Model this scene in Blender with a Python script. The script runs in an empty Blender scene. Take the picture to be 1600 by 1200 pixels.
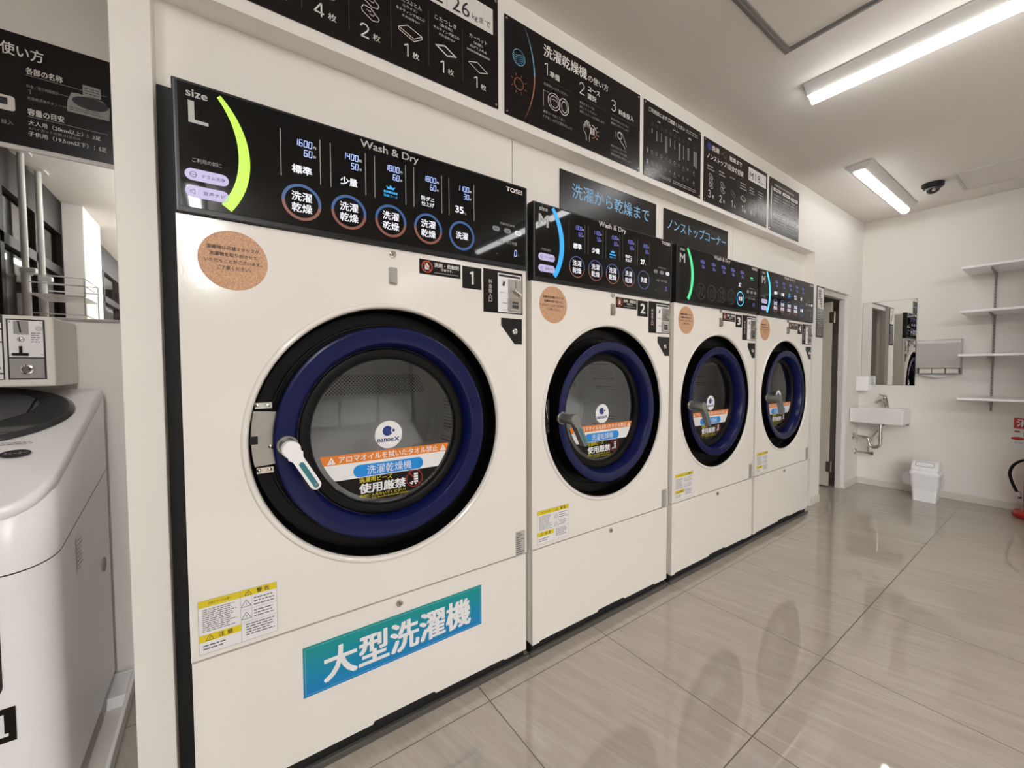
import bpy, bmesh, math, random
from mathutils import Vector, Matrix
random.seed(7)
SC = bpy.context.scene
COL = SC.collection
PI = math.pi
R = math.radians

# ------------------------------------------------------------------ camera
def make_camera():
    F, yaw, pitch, roll = 638.59, R(54.571), R(-2.194), R(-0.217)
    f = Vector((math.cos(pitch)*math.cos(yaw), math.cos(pitch)*math.sin(yaw), math.sin(pitch)))
    r = f.cross(Vector((0, 0, 1))).normalized(); u = r.cross(f)
    c, s = math.cos(roll), math.sin(roll)
    r2 = c*r + s*u; u2 = -s*r + c*u
    cd = bpy.data.cameras.new('camera'); co = bpy.data.objects.new('camera', cd); COL.objects.link(co)
    M = Matrix((r2, u2, -f)).transposed().to_4x4()
    M.translation = Vector((0.0782, -1.2613, 1.1647))
    co.matrix_world = M
    cd.sensor_fit = 'HORIZONTAL'; cd.sensor_width = 36.0; cd.lens = F/1600*36.0
    cd.clip_start = 0.02; cd.clip_end = 100
    SC.camera = co
make_camera()

# ------------------------------------------------------------------ world, exposure
W = bpy.data.worlds.new('sky'); SC.world = W; W.use_nodes = True
wn = W.node_tree; wn.nodes.clear()
bg = wn.nodes.new('ShaderNodeBackground'); wo = wn.nodes.new('ShaderNodeOutputWorld')
bg.inputs[0].default_value = (1.0, 0.982, 0.968, 1)      # bright overcast sky
wn.links.new(bg.outputs[0], wo.inputs[0])
SC.view_settings.view_transform = 'Standard'; SC.view_settings.look = 'None'
SC.view_settings.exposure = 0.18; SC.view_settings.gamma = 1.0
SC.view_settings.use_curve_mapping = False
SC.cycles.max_bounces = 10; SC.cycles.diffuse_bounces = 6; SC.cycles.glossy_bounces = 6
SC.cycles.transparent_max_bounces = 12; SC.cycles.sample_clamp_indirect = 6
SKY = 8.5; bg.inputs[1].default_value = SKY
LAMP_ROW, LAMP_SIDE, LAMP_FAR, LAMP_FILL = 18.0, 185.0, 7.6, 38.0 # strengths of the white LED tubes, row by row; the last is added fill light

# ------------------------------------------------------------------ materials
def nt(name):
    m = bpy.data.materials.new(name); m.use_nodes = True
    return m, m.node_tree, m.node_tree.nodes['Principled BSDF']
def mat(name, c, rough=0.5, metal=0.0, spec=0.5, coat=0.0, bump=None, vary=0.0, vscale=8, emit=None):
    m, t, b = nt(name)
    b.inputs['Base Color'].default_value = (*c, 1); b.inputs['Roughness'].default_value = rough
    b.inputs['Metallic'].default_value = metal; b.inputs['Specular IOR Level'].default_value = spec
    b.inputs['Coat Weight'].default_value = coat; b.inputs['Coat Roughness'].default_value = 0.05
    if vary:
        tc = t.nodes.new('ShaderNodeTexCoord'); n = t.nodes.new('ShaderNodeTexNoise'); n.inputs['Scale'].default_value = vscale
        n.inputs['Detail'].default_value = 5
        mx = t.nodes.new('ShaderNodeMix'); mx.data_type = 'RGBA'
        mx.inputs['A'].default_value = (*[x*(1-vary) for x in c], 1); mx.inputs['B'].default_value = (*[min(1, x*(1+vary)) for x in c], 1)
        t.links.new(tc.outputs['Object'], n.inputs['Vector']); t.links.new(n.outputs['Fac'], mx.inputs['Factor'])
        t.links.new(mx.outputs['Result'], b.inputs['Base Color'])
    if bump:
        tc = t.nodes.new('ShaderNodeTexCoord'); n = t.nodes.new('ShaderNodeTexNoise'); n.inputs['Scale'].default_value = bump[0]
        n.inputs['Detail'].default_value = 1
        bp = t.nodes.new('ShaderNodeBump'); bp.inputs['Strength'].default_value = bump[1]; bp.inputs['Distance'].default_value = bump[2]
        t.links.new(tc.outputs['Object'], n.inputs['Vector']); t.links.new(n.outputs['Fac'], bp.inputs['Height'])
        t.links.new(bp.outputs['Normal'], b.inputs['Normal'])
    if emit:
        b.inputs['Emission Color'].default_value = (*emit[0], 1); b.inputs['Emission Strength'].default_value = emit[1]
    return m
def led(name, c, s):
    return mat(name, (0.02, 0.02, 0.02), 0.4, emit=(c, s))

WALL = mat('white_wall_paint', (0.80, 0.77, 0.73), 0.55, spec=0.3, vary=0.012, vscale=3)
CEIL = mat('ceiling_paint', (0.75, 0.715, 0.675), 0.8, spec=0.2, vary=0.01, vscale=3)
BASEB = mat('baseboard_vinyl', (0.66, 0.62, 0.565), 0.45)
ENAMEL = mat('cream_enamel', (0.80, 0.765, 0.715), 0.13, spec=0.5, bump=(170, 0.10, 0.0006))
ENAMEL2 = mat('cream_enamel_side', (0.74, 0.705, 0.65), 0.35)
WHITEPL = mat('white_plastic', (0.86, 0.85, 0.855), 0.28)
PANELB = mat('gloss_black_glass', (0.0012, 0.0012, 0.0014), 0.035, spec=0.26)
BEZEL = mat('black_bezel', (0.010, 0.010, 0.0105), 0.32, spec=0.25)
BEZEL2 = mat('grey_bezel_edge', (0.045, 0.043, 0.043), 0.35)
BOARD = mat('black_board', (0.0055, 0.004, 0.0035), 0.24, spec=0.30)
BOARD2 = mat('charcoal_board', (0.010, 0.009, 0.0085), 0.26, spec=0.34)
STK_BLACK = mat('black_sticker', (0.009, 0.007, 0.006), 0.35, spec=0.15)
WARNR = mat('warning_red_print', (0.52, 0.085, 0.03), 0.5)
BLUE = mat('navy_enamel', (0.003, 0.0062, 0.056), 0.25, spec=0.24)
RUBBER = mat('black_rubber', (0.0045, 0.004, 0.004), 0.45, spec=0.16)
WELL = mat('black_satin_plastic', (0.003, 0.0027, 0.0027), 0.36, spec=0.16)
DARK = mat('dark_grey_plastic', (0.03, 0.028, 0.026), 0.5)
VOID = mat('black_filler', (0.006, 0.006, 0.006), 0.7)
STEEL = mat('brushed_steel', (0.38, 0.36, 0.335), 0.33, metal=1.0, bump=(60, 0.05, 0.001))
CHROME = mat('chrome', (0.62, 0.60, 0.57), 0.10, metal=1.0)
GUNMETAL = mat('dark_silver_handle', (0.24, 0.235, 0.225), 0.34, metal=0.6)
SILVER = mat('silver_paint', (0.55, 0.54, 0.52), 0.35, metal=0.4)
GREYPL = mat('grey_plastic', (0.30, 0.29, 0.275), 0.45)
KICK = mat('base_metal', (0.10, 0.094, 0.085), 0.4, metal=0.3)
WPRINT = mat('white_print', (0.72, 0.70, 0.67), 0.5)
LPRINT = mat('light_grey_print', (0.46, 0.45, 0.43), 0.5)
GPRINT = mat('grey_print', (0.30, 0.29, 0.275), 0.5)
DPRINT = mat('dim_print', (0.075, 0.072, 0.07), 0.5)
DIMPR = mat('unlit_print', (0.030, 0.030, 0.030), 0.5)
BPRINT = mat('black_print', (0.012, 0.012, 0.014), 0.5)
SKYPR = mat('sky_blue_print', (0.22, 0.50, 0.80), 0.5)
BLUEPR = mat('pale_blue_print', (0.16, 0.40, 0.62), 0.5)
ORPR = mat('copper_print', (0.40, 0.15, 0.08), 0.5)
WSTK = mat('white_sticker', (0.80, 0.79, 0.80), 0.4)
YSTK = mat('yellow_sticker', (0.72, 0.57, 0.01), 0.4)
OSTK = mat('orange_sticker', (0.72, 0.20, 0.012), 0.4)
BSTK = mat('azure_sticker', (0.0, 0.24, 0.70), 0.35)
YPRINT = mat('yellow_print', (0.72, 0.62, 0.02), 0.5)
NAVYPR = mat('navy_print', (0.008, 0.03, 0.20), 0.4)
REDPR = mat('red_print', (0.45, 0.02, 0.015), 0.45)
TEAL = mat('teal_insert', (0.02, 0.16, 0.20), 0.3)
RED = mat('red_enamel', (0.42, 0.006, 0.008), 0.25)
CERAM = mat('white_ceramic', (0.82, 0.80, 0.78), 0.08)
FRAME = mat('dark_brown_frame', (0.015, 0.011, 0.009), 0.6, spec=0.1)
HATCHG = mat('grey_hatch_frame', (0.20, 0.19, 0.175), 0.5)
LAMPB = mat('white_lamp_body', (0.62, 0.60, 0.575), 0.4)
DOORP = mat('beige_door', (0.50, 0.46, 0.385), 0.5)
BROWN = mat('dark_brown_metal', (0.085, 0.065, 0.05), 0.4, metal=0.5)
GROUND = mat('pavement', (0.12, 0.115, 0.11), 0.9, vary=0.1)
FACADE = mat('dark_facade', (0.05, 0.04, 0.033), 0.7, vary=0.2)
MIRROR = mat('mirror_silver', (0.80, 0.81, 0.79), 0.015, metal=1.0)
LIDGLOSS = mat('smoked_lid', (0.035, 0.036, 0.038), 0.06, spec=0.6)
LIDWIN = mat('smoked_lid_window', (0.10, 0.10, 0.105), 0.08)
BAG = mat('clear_bag', (0.85, 0.84, 0.83), 0.3)
b_ = BAG.node_tree.nodes['Principled BSDF']; b_.inputs['Alpha'].default_value = 0.22
TUBE_ROW, TUBE_SIDE, TUBE_FAR, TUBE_FILL = [led('lit_led_tube', (1.0, 0.99, 0.975), k) for k in (LAMP_ROW, LAMP_SIDE, LAMP_FAR, LAMP_FILL)]
LIME = led('lime_led', (0.55, 1.0, 0.06), 0.95)
CYAN = led('cyan_led', (0.0, 0.40, 0.90), 0.9)
CYAN2 = led('pale_cyan_led', (0.08, 0.62, 1.0), 1.1)
GREEN = led('green_led', (0.08, 0.85, 0.32), 0.9)
DIGIT = led('blue_white_digit', (0.40, 0.52, 1.0), 1.3)
DIGIT2 = led('violet_digit', (0.19, 0.20, 0.85), 0.9)
WLIT = led('white_lit_text', (0.95, 0.93, 1.0), 0.95)
RINGB = led('blue_ring', (0.03, 0.16, 0.50), 0.45)
RINGO = led('copper_ring', (0.42, 0.11, 0.06), 0.45)
RINGB2 = led('dim_blue_ring', (0.03, 0.11, 0.38), 0.42)
RINGO2 = led('dim_copper_ring', (0.34, 0.095, 0.05), 0.45)
LILAC = led('lilac_key', (0.60, 0.52, 0.82), 0.75)
ICONB = led('blue_lit_icon', (0.02, 0.40, 0.85), 0.95)
KEYW = led('white_key', (0.75, 0.75, 0.75), 0.9)
KEYG = led('grey_key', (0.30, 0.30, 0.31), 0.5)

def make_glass(name, tint, strength=1.0):
    m, t, b = nt(name); t.nodes.remove(b)
    out = t.nodes['Material Output']
    tr = t.nodes.new('ShaderNodeBsdfTransparent'); tr.inputs[0].default_value = (*tint, 1)
    gl = t.nodes.new('ShaderNodeBsdfGlossy'); gl.inputs['Roughness'].default_value = 0.02; gl.inputs[0].default_value = (1, 1, 1, 1)
    fr = t.nodes.new('ShaderNodeFresnel'); fr.inputs[0].default_value = 1.5
    mx = t.nodes.new('ShaderNodeMixShader')
    mu = t.nodes.new('ShaderNodeMath'); mu.operation = 'MULTIPLY'; mu.inputs[1].default_value = strength
    t.links.new(fr.outputs[0], mu.inputs[0]); t.links.new(mu.outputs[0], mx.inputs[0])
    t.links.new(tr.outputs[0], mx.inputs[1]); t.links.new(gl.outputs[0], mx.inputs[2]); t.links.new(mx.outputs[0], out.inputs[0])
    return m
DOORGLASS = make_glass('door_glass', (0.93, 0.93, 0.93), 1.0)
TINTGLASS = make_glass('tinted_window_glass', (0.20, 0.19, 0.18))
WINGLASS = make_glass('window_glass', (0.90, 0.92, 0.92))

def make_floor_mat():
    m, t, b = nt('polished_stone_tile'); N = t.nodes; L = t.links
    geo = N.new('ShaderNodeNewGeometry'); sep = N.new('ShaderNodeSeparateXYZ'); L.new(geo.outputs['Position'], sep.inputs[0])
    def math_(op, a, b=None, c=None):
        n = N.new('ShaderNodeMath'); n.operation = op
        for i, v in enumerate((a, b, c)):
            if v is None: continue
            if isinstance(v, (int, float)): n.inputs[i].default_value = v
            else: L.new(v, n.inputs[i])
        return n.outputs[0]
    def cell(o, off):
        q = math_('DIVIDE', math_('SUBTRACT', o, off), 0.6)
        fl = math_('FLOOR', q); fr = math_('SUBTRACT', q, fl)
        d = math_('MULTIPLY', math_('MINIMUM', fr, math_('SUBTRACT', 1.0, fr)), 0.6)
        return fl, d
    fx, dx = cell(sep.outputs[0], 1.4169); fy, dy = cell(sep.outputs[1], -0.6823)
    d = math_('MINIMUM', dx, dy)
    grout = math_('LESS_THAN', d, 0.0018)
    # a different offset of the veins for every tile
    cmb = N.new('ShaderNodeCombineXYZ'); L.new(fx, cmb.inputs[0]); L.new(fy, cmb.inputs[1])
    wn_ = N.new('ShaderNodeTexWhiteNoise'); wn_.noise_dimensions = '3D'; L.new(cmb.outputs[0], wn_.inputs[0])
    mp = N.new('ShaderNodeMapping'); mp.inputs['Rotation'].default_value = (0, 0, R(76)); mp.vector_type = 'POINT'
    L.new(geo.outputs['Position'], mp.inputs[0])
    sc = N.new('ShaderNodeVectorMath'); sc.operation = 'MULTIPLY'; sc.inputs[1].default_value = (1.1, 13.0, 1); L.new(mp.outputs[0], sc.inputs[0])
    ad = N.new('ShaderNodeVectorMath'); ad.operation = 'MULTIPLY_ADD'; L.new(wn_.outputs['Color'], ad.inputs[0]); ad.inputs[1].default_value = (30, 30, 30)
    L.new(sc.outputs[0], ad.inputs[2])
    n1 = N.new('ShaderNodeTexNoise'); n1.inputs['Scale'].default_value = 1.5; n1.inputs['Detail'].default_value = 7; n1.inputs['Roughness'].default_value = 0.62
    n1.inputs['Distortion'].default_value = 1.3
    L.new(ad.outputs[0], n1.inputs['Vector'])
    rp = N.new('ShaderNodeValToRGB'); e = rp.color_ramp.elements
    e[0].position = 0.30; e[0].color = (0.335, 0.290, 0.248, 1); e[1].position = 0.72; e[1].color = (0.475, 0.425, 0.375, 1)
    k = rp.color_ramp.elements.new(0.52); k.color = (0.405, 0.355, 0.308, 1)
    sc2 = N.new('ShaderNodeVectorMath'); sc2.operation = 'MULTIPLY'; sc2.inputs[1].default_value = (2.2, 3.2, 1); L.new(ad.outputs[0], sc2.inputs[0])
    n3 = N.new('ShaderNodeTexNoise'); n3.inputs['Scale'].default_value = 2.0; n3.inputs['Detail'].default_value = 6; n3.inputs['Roughness'].default_value = 0.7; n3.inputs['Distortion'].default_value = 0.8
    L.new(sc2.outputs[0], n3.inputs['Vector'])
    L.new(math_('ADD', math_('MULTIPLY', n1.outputs['Fac'], 0.5), math_('MULTIPLY', n3.outputs['Fac'], 0.5)), rp.inputs[0])
    mx = N.new('ShaderNodeMix'); mx.data_type = 'RGBA'; L.new(grout, mx.inputs['Factor']); L.new(rp.outputs[0], mx.inputs['A'])
    mx.inputs['B'].default_value = (0.075, 0.065, 0.055, 1)
    L.new(mx.outputs['Result'], b.inputs['Base Color'])
    rr = math_('MULTIPLY_ADD', grout, 0.5, 0.028); L.new(rr, b.inputs['Roughness'])
    b.inputs['Specular IOR Level'].default_value = 0.85
    n2 = N.new('ShaderNodeTexNoise'); n2.inputs['Scale'].default_value = 3.0; n2.inputs['Detail'].default_value = 0
    L.new(geo.outputs['Position'], n2.inputs['Vector'])
    bp = N.new('ShaderNodeBump'); bp.inputs['Strength'].default_value = 0.08; bp.inputs['Distance'].default_value = 0.003
    L.new(n2.outputs['Fac'], bp.inputs['Height']); L.new(bp.outputs['Normal'], b.inputs['Normal'])
    return m
TILE = make_floor_mat()

def make_gradient_sign():
    m, t, b = nt('teal_to_blue_sign'); N = t.nodes; L = t.links
    tc = N.new('ShaderNodeTexCoord'); sp = N.new('ShaderNodeSeparateXYZ'); L.new(tc.outputs['Generated'], sp.inputs[0])
    rp = N.new('ShaderNodeValToRGB'); e = rp.color_ramp.elements
    e[0].position = 0.0; e[0].color = (0.0, 0.20, 0.52, 1); e[1].position = 1.0; e[1].color = (0.0, 0.27, 0.24, 1)
    L.new(sp.outputs[2], rp.inputs[0]); L.new(rp.outputs[0], b.inputs['Base Color']); b.inputs['Roughness'].default_value = 0.3
    return m
GRADSIGN = make_gradient_sign()

def make_kraft():
    m, t, b = nt('kraft_paper_sticker'); N = t.nodes; L = t.links
    tc = N.new('ShaderNodeTexCoord'); n = N.new('ShaderNodeTexNoise'); n.inputs['Scale'].default_value = 260; n.inputs['Detail'].default_value = 4
    rp = N.new('ShaderNodeValToRGB'); e = rp.color_ramp.elements
    e[0].position = 0.35; e[0].color = (0.46, 0.245, 0.135, 1); e[1].position = 0.7; e[1].color = (0.70, 0.42, 0.26, 1)
    L.new(tc.outputs['Object'], n.inputs['Vector']); L.new(n.outputs['Fac'], rp.inputs[0]); L.new(rp.outputs[0], b.inputs['Base Color'])
    b.inputs['Roughness'].default_value = 0.6
    return m
KRAFT = make_kraft()

def make_drum_mat(name, flat):
    m, t, b = nt(name); N = t.nodes; L = t.links
    tc = N.new('ShaderNodeTexCoord'); vo = N.new('ShaderNodeTexVoronoi'); vo.inputs['Scale'].default_value = 95 if flat else 70; vo.inputs['Randomness'].default_value = 0.0
    if flat:
        vo.voronoi_dimensions = '2D'; mp = N.new('ShaderNodeMapping'); mp.inputs['Rotation'].default_value = (R(90), 0, R(0)); L.new(tc.outputs['Object'], mp.inputs[0])
        m2 = N.new('ShaderNodeMapping'); m2.inputs['Rotation'].default_value = (0, 0, R(45)); L.new(mp.outputs[0], m2.inputs[0]); L.new(m2.outputs[0], vo.inputs['Vector'])
    else: L.new(tc.outputs['Object'], vo.inputs['Vector'])
    lt = N.new('ShaderNodeMath'); lt.operation = 'LESS_THAN'; lt.inputs[1].default_value = 0.32; L.new(vo.outputs['Distance'], lt.inputs[0])
    mx = N.new('ShaderNodeMix'); mx.data_type = 'RGBA'; mx.inputs['A'].default_value = (0.62, 0.62, 0.61, 1); mx.inputs['B'].default_value = (0.02, 0.02, 0.02, 1)
    L.new(lt.outputs[0], mx.inputs['Factor']); L.new(mx.outputs['Result'], b.inputs['Base Color'])
    b.inputs['Metallic'].default_value = 0.1; b.inputs['Roughness'].default_value = 0.4
    return m
DRUM = make_drum_mat('perforated_drum_steel', False); PERF = make_drum_mat('perforated_back_plate', True)
DRUMS = mat('smooth_drum_steel', (0.60, 0.60, 0.59), 0.45, metal=0.0)

# ------------------------------------------------------------------ geometry helpers
class Fr:                      # a local frame: point = o + a*u + b*v + c*n  (n towards the viewer)
    def __init__(s, o, u, v, n): s.o, s.u, s.v, s.n = Vector(o), Vector(u), Vector(v), Vector(n)
    def p(s, a, b, c=0.0): return s.o + s.u*a + s.v*b + s.n*c
def front(x, y=0.0, z=0.0): return Fr((x, y, z), (1, 0, 0), (0, 0, 1), (0, -1, 0))     # on a wall facing the aisle
def sidewall(x): return Fr((x, 0, 0), (0, -1, 0), (0, 0, 1), (-1, 0, 0))                # on the far wall (a = -y)
FLAT = Fr((0, 0, 0), (1, 0, 0), (0, 1, 0), (0, 0, 1))

class G:
    def __init__(s): s.v, s.f, s.m, s.sm, s.mats = [], [], [], [], []
    def mi(s, m):
        if m not in s.mats: s.mats.append(m)
        return s.mats.index(m)
    def add(s, vs, fs, m, smooth=False):
        k = len(s.v); i = s.mi(m); s.v += [tuple(x) for x in vs]
        for f in fs: s.f.append([k+j for j in f]); s.m.append(i); s.sm.append(smooth)
        return s
    def box(s, x0, y0, z0, x1, y1, z1, m, bev=0.0, seg=2):
        x0, x1 = sorted((x0, x1)); y0, y1 = sorted((y0, y1)); z0, z1 = sorted((z0, z1))
        vs = [(x, y, z) for z in (z0, z1) for y in (y0, y1) for x in (x0, x1)]
        fs = [(0, 2, 3, 1), (4, 5, 7, 6), (0, 1, 5, 4), (2, 6, 7, 3), (0, 4, 6, 2), (1, 3, 7, 5)]
        if bev <= 0: return s.add(vs, fs, m)
        bm = bmesh.new(); bv = [bm.verts.new(v) for v in vs]
        for f in fs: bm.faces.new([bv[i] for i in f])
        bmesh.ops.bevel(bm, geom=list(bm.edges), offset=bev, segments=seg, profile=0.5, affect='EDGES')
        return s.bm(bm, m, False)
    def bm(s, bm, m, smooth):
        bm.verts.index_update(); vs = [tuple(v.co) for v in bm.verts]
        s.add(vs, [[v.index for v in f.verts] for f in bm.faces], m, smooth); bm.free(); return s
    def fbox(s, F, a0, b0, c0, a1, b1, c1, m):      # a box in a frame
        ps = [F.p(a, b, c) for c in (c0, c1) for b in (b0, b1) for a in (a0, a1)]
        fs = [(0, 2, 3, 1), (4, 5, 7, 6), (0, 1, 5, 4), (2, 6, 7, 3), (0, 4, 6, 2), (1, 3, 7, 5)]
        return s.add(ps, fs, m)
    def poly(s, F, pts, c, m): return s.add([F.p(a, b, c) for a, b in pts], [list(range(len(pts)))], m)
    def rect(s, F, a0, b0, a1, b1, c, m): return s.poly(F, [(a0, b0), (a1, b0), (a1, b1), (a0, b1)], c, m)
    def prism(s, F, pts, c0, c1, m, side=None, smooth=False):
        n = len(pts)
        s.add([F.p(a, b, c1) for a, b in pts], [list(range(n))], m)
        s.add([F.p(a, b, c0) for a, b in pts], [list(range(n))[::-1]], m)
        vs = [F.p(a, b, c0) for a, b in pts] + [F.p(a, b, c1) for a, b in pts]
        return s.add(vs, [(i, (i+1) % n, n+(i+1) % n, n+i) for i in range(n)], side or m, smooth)
    def disc(s, F, a, b, r, c, m, n=40, r2=None): return s.poly(F, [(a+r*math.cos(2*PI*i/n), b+(r2 or r)*math.sin(2*PI*i/n)) for i in range(n)], c, m)
    def ring(s, F, a, b, r0, r1, c, m, t0=0.0, t1=2*PI, n=48, e=1.0):
        vs = []
        for i in range(n+1):
            t = t0+(t1-t0)*i/n
            vs += [F.p(a+r0*math.cos(t), b+e*r0*math.sin(t), c), F.p(a+r1*math.cos(t), b+e*r1*math.sin(t), c)]
        return s.add(vs, [(2*i, 2*i+1, 2*i+3, 2*i+2) for i in range(n)], m)
    def line(s, F, pts, w, c, m, closed=False):
        if closed: pts = list(pts)+[pts[0]]
        for (a0, b0), (a1, b1) in zip(pts, pts[1:]):
            d = math.hypot(a1-a0, b1-b0)
            if d < 1e-9: continue
            nx, ny = -(b1-b0)/d*w/2, (a1-a0)/d*w/2
            s.poly(F, [(a0-nx, b0-ny), (a1-nx, b1-ny), (a1+nx, b1+ny), (a0+nx, b0+ny)], c, m)
        return s
    def lathe(s, F, a, b, prof, m, n=72, closed=False, smooth=True):
        if smooth and len(prof) > 2:            # split the surface where the profile turns sharply
            cut = 0
            for q in range(1, len(prof)-1):
                a1 = math.atan2(prof[q][1]-prof[q-1][1], prof[q][0]-prof[q-1][0]); a2 = math.atan2(prof[q+1][1]-prof[q][1], prof[q+1][0]-prof[q][0])
                dd = abs((a2-a1+PI) % (2*PI)-PI)
                if dd > R(27):
                    s.lathe(F, a, b, prof[cut:q+1], m, n, False, True); cut = q
            if cut:
                return s.lathe(F, a, b, prof[cut:], m, n, False, True)
        k = len(prof); vs = []
        for i in range(n):
            t = 2*PI*i/n
            for r, c in prof: vs.append(F.p(a+r*math.cos(t), b+r*math.sin(t), c))
        fs = []
        for i in range(n):
            j = (i+1) % n
            for q in range(k if closed else k-1):
                q2 = (q+1) % k
                fs.append((i*k+q, j*k+q, j*k+q2, i*k+q2))
        return s.add(vs, fs, m, smooth)
    def tube(s, pts, r, m, n=10, cap=True):
        pts = [Vector(p) for p in pts]; vs = []; up = Vector((0.13, 0.27, 0.95)).normalized()
        prev = None
        for i, p in enumerate(pts):
            d = (pts[min(i+1, len(pts)-1)]-pts[max(i-1, 0)]).normalized()
            if prev is None:
                u = d.cross(up if abs(d.dot(up)) < 0.9 else Vector((1, 0, 0))).normalized()
            else: u = (prev-d*prev.dot(d)).normalized()
            w = d.cross(u); prev = u
            rr = r[i] if isinstance(r, (list, tuple)) else r
            for k in range(n):
                t = 2*PI*k/n; vs.append(p+u*rr*math.cos(t)+w*rr*math.sin(t))
        fs = [(i*n+k, i*n+(k+1) % n, (i+1)*n+(k+1) % n, (i+1)*n+k) for i in range(len(pts)-1) for k in range(n)]
        s.add(vs, fs, m, True)
        if cap:
            s.add(vs[:n], [list(range(n))[::-1]], m); s.add(vs[-n:], [list(range(n))], m)
        return s
    def text(s, F, body, a0, b0, a1, b1, c, m, bold=0.0, keep=False, slant=0.0):
        vs, fs = glyphs(body)
        if not vs: return s
        x0 = min(v[0] for v in vs); x1 = max(v[0] for v in vs); y0 = min(v[1] for v in vs); y1 = max(v[1] for v in vs)
        sx = (a1-a0)/(x1-x0); sy = (b1-b0)/(y1-y0)
        oa, ob = a0, b0
        if keep:
            q = min(sx, sy); oa = (a0+a1)/2-q*(x1-x0)/2; ob = (b0+b1)/2-q*(y1-y0)/2; sx = sy = q
        d = abs(bold)*1.15; offs = [(0, 0)] if d < 1e-4 else [(-d, -d*0.6), (d, -d*0.6), (-d, d*0.6), (d, d*0.6)]
        for k, (ex, ey) in enumerate(offs):
            s.add([F.p(oa+(v[0]-x0+ex)*sx, ob+(v[1]-y0+ey)*sy, c+k*0.00004) for v in vs], fs, m)
        return s
    def dashes(s, F, a0, b0, a1, b1, rows, c, m, fill=0.5, rag=0.25, word=0.012):   # print too small to read
        h = (b1-b0)/rows
        for i in range(rows):
            b = b1-(i+0.5)*h; a = a0; end = a0+(a1-a0)*(1-random.random()*rag)
            while a < end-1e-4:
                w = word*(0.5+random.random()); e = min(end, a+w)
                s.rect(F, a, b-h*fill/2, e, b+h*fill/2, c, m); a = e+word*0.22
        return s
    def build(s, name, parent=None, loc=None):
        me = bpy.data.meshes.new(name)
        L = Vector(loc) if loc is not None else Vector((0, 0, 0))
        me.from_pydata([tuple(Vector(v)-L) for v in s.v], [], s.f)
        for m in s.mats: me.materials.append(m)
        me.polygons.foreach_set('material_index', s.m); me.polygons.foreach_set('use_smooth', s.sm)
        me.update()
        o = bpy.data.objects.new(name, me); COL.objects.link(o); o.location = L
        if parent is not None:
            o.parent = parent
        return o
_gc = {}
def glyphs(body):
    key = body
    if key in _gc: return _gc[key]
    cu = bpy.data.curves.new('lettering', 'FONT'); cu.body = body; cu.size = 1.0; cu.resolution_u = 3; cu.align_x = 'CENTER'
    cu.space_line = 0.85
    ob = bpy.data.objects.new('lettering', cu); COL.objects.link(ob)
    dg = bpy.context.evaluated_depsgraph_get(); ev = ob.evaluated_get(dg); me = ev.to_mesh()
    vs = [tuple(v.co) for v in me.vertices]; fs = [list(p.vertices) for p in me.polygons]
    ev.to_mesh_clear(); bpy.data.objects.remove(ob); bpy.data.curves.remove(cu)
    _gc[key] = (vs, fs); return _gc[key]

THIN = {'1': [[(0.0, 0.80), (0.30, 1.0), (0.30, 0.0)]],
        '2': [[(0.02, 0.74), (0.08, 0.90), (0.25, 0.99), (0.42, 0.97), (0.56, 0.86), (0.60, 0.72), (0.55, 0.56), (0.40, 0.38), (0.02, 0.0), (0.64, 0.0)]],
        '3': [[(0.04, 0.84), (0.14, 0.96), (0.32, 1.0), (0.50, 0.94), (0.58, 0.80), (0.54, 0.64), (0.40, 0.55), (0.24, 0.53)], [(0.40, 0.53), (0.56, 0.44), (0.62, 0.28), (0.55, 0.10), (0.38, 0.0), (0.20, 0.01), (0.02, 0.13)]],
        '4': [[(0.48, 0.0), (0.48, 1.0), (0.0, 0.27), (0.66, 0.27)]],
        '6': [[(0.52, 1.0), (0.14, 0.52), (0.04, 0.32), (0.08, 0.12), (0.22, 0.01), (0.40, 0.01), (0.56, 0.12), (0.60, 0.30), (0.54, 0.48), (0.40, 0.57), (0.24, 0.55), (0.12, 0.46)]]}
def thin(g, F, ch, a, b0, h, w, c, m):      # a thin numeral drawn as strokes
    for st in THIN[ch]: g.line(F, [(a+x*h, b0+y*h) for x, y in st], w, c, m)

SEG = {'0': 'abcdef', '1': 'bc', '2': 'abged', '3': 'abgcd', '4': 'fgbc', '5': 'afgcd', '6': 'afgedc', '7': 'abc', '8': 'abcdefg', '9': 'abcdfg'}
def seg7(g, F, txt, a_right, b0, h, c, m):
    w = h*0.44; st = h*0.70; t = h*0.105
    for i, ch in enumerate(reversed(txt)):
        a = a_right-i*st-w; sk = h*0.09
        P = {'a': ((a, b0+h), (a+w, b0+h)), 'g': ((a, b0+h/2), (a+w, b0+h/2)), 'd': ((a, b0), (a+w, b0)),
             'f': ((a, b0+h/2), (a, b0+h)), 'e': ((a, b0), (a, b0+h/2)), 'b': ((a+w, b0+h/2), (a+w, b0+h)), 'c': ((a+w, b0), (a+w, b0+h/2))}
        for q in SEG[ch]:
            (x0, y0), (x1, y1) = P[q]
            x0 += sk*(y0-b0)/h; x1 += sk*(y1-b0)/h
            g.line(F, [(x0, y0), (x1, y1)], t, c, m)

def rrect(a0, b0, a1, b1, r, n=6):
    pts = []
    for cx, cy, t in ((a1-r, b1-r, 0), (a0+r, b1-r, PI/2), (a0+r, b0+r, PI), (a1-r, b0+r, 1.5*PI)):
        for i in range(n+1):
            q = t+PI/2*i/n; pts.append((cx+r*math.cos(q), cy+r*math.sin(q)))
    return pts
def pill(a0, b0, a1, b1): return rrect(a0, b0, a1, b1, min(a1-a0, b1-b0)/2, 8)

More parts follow.
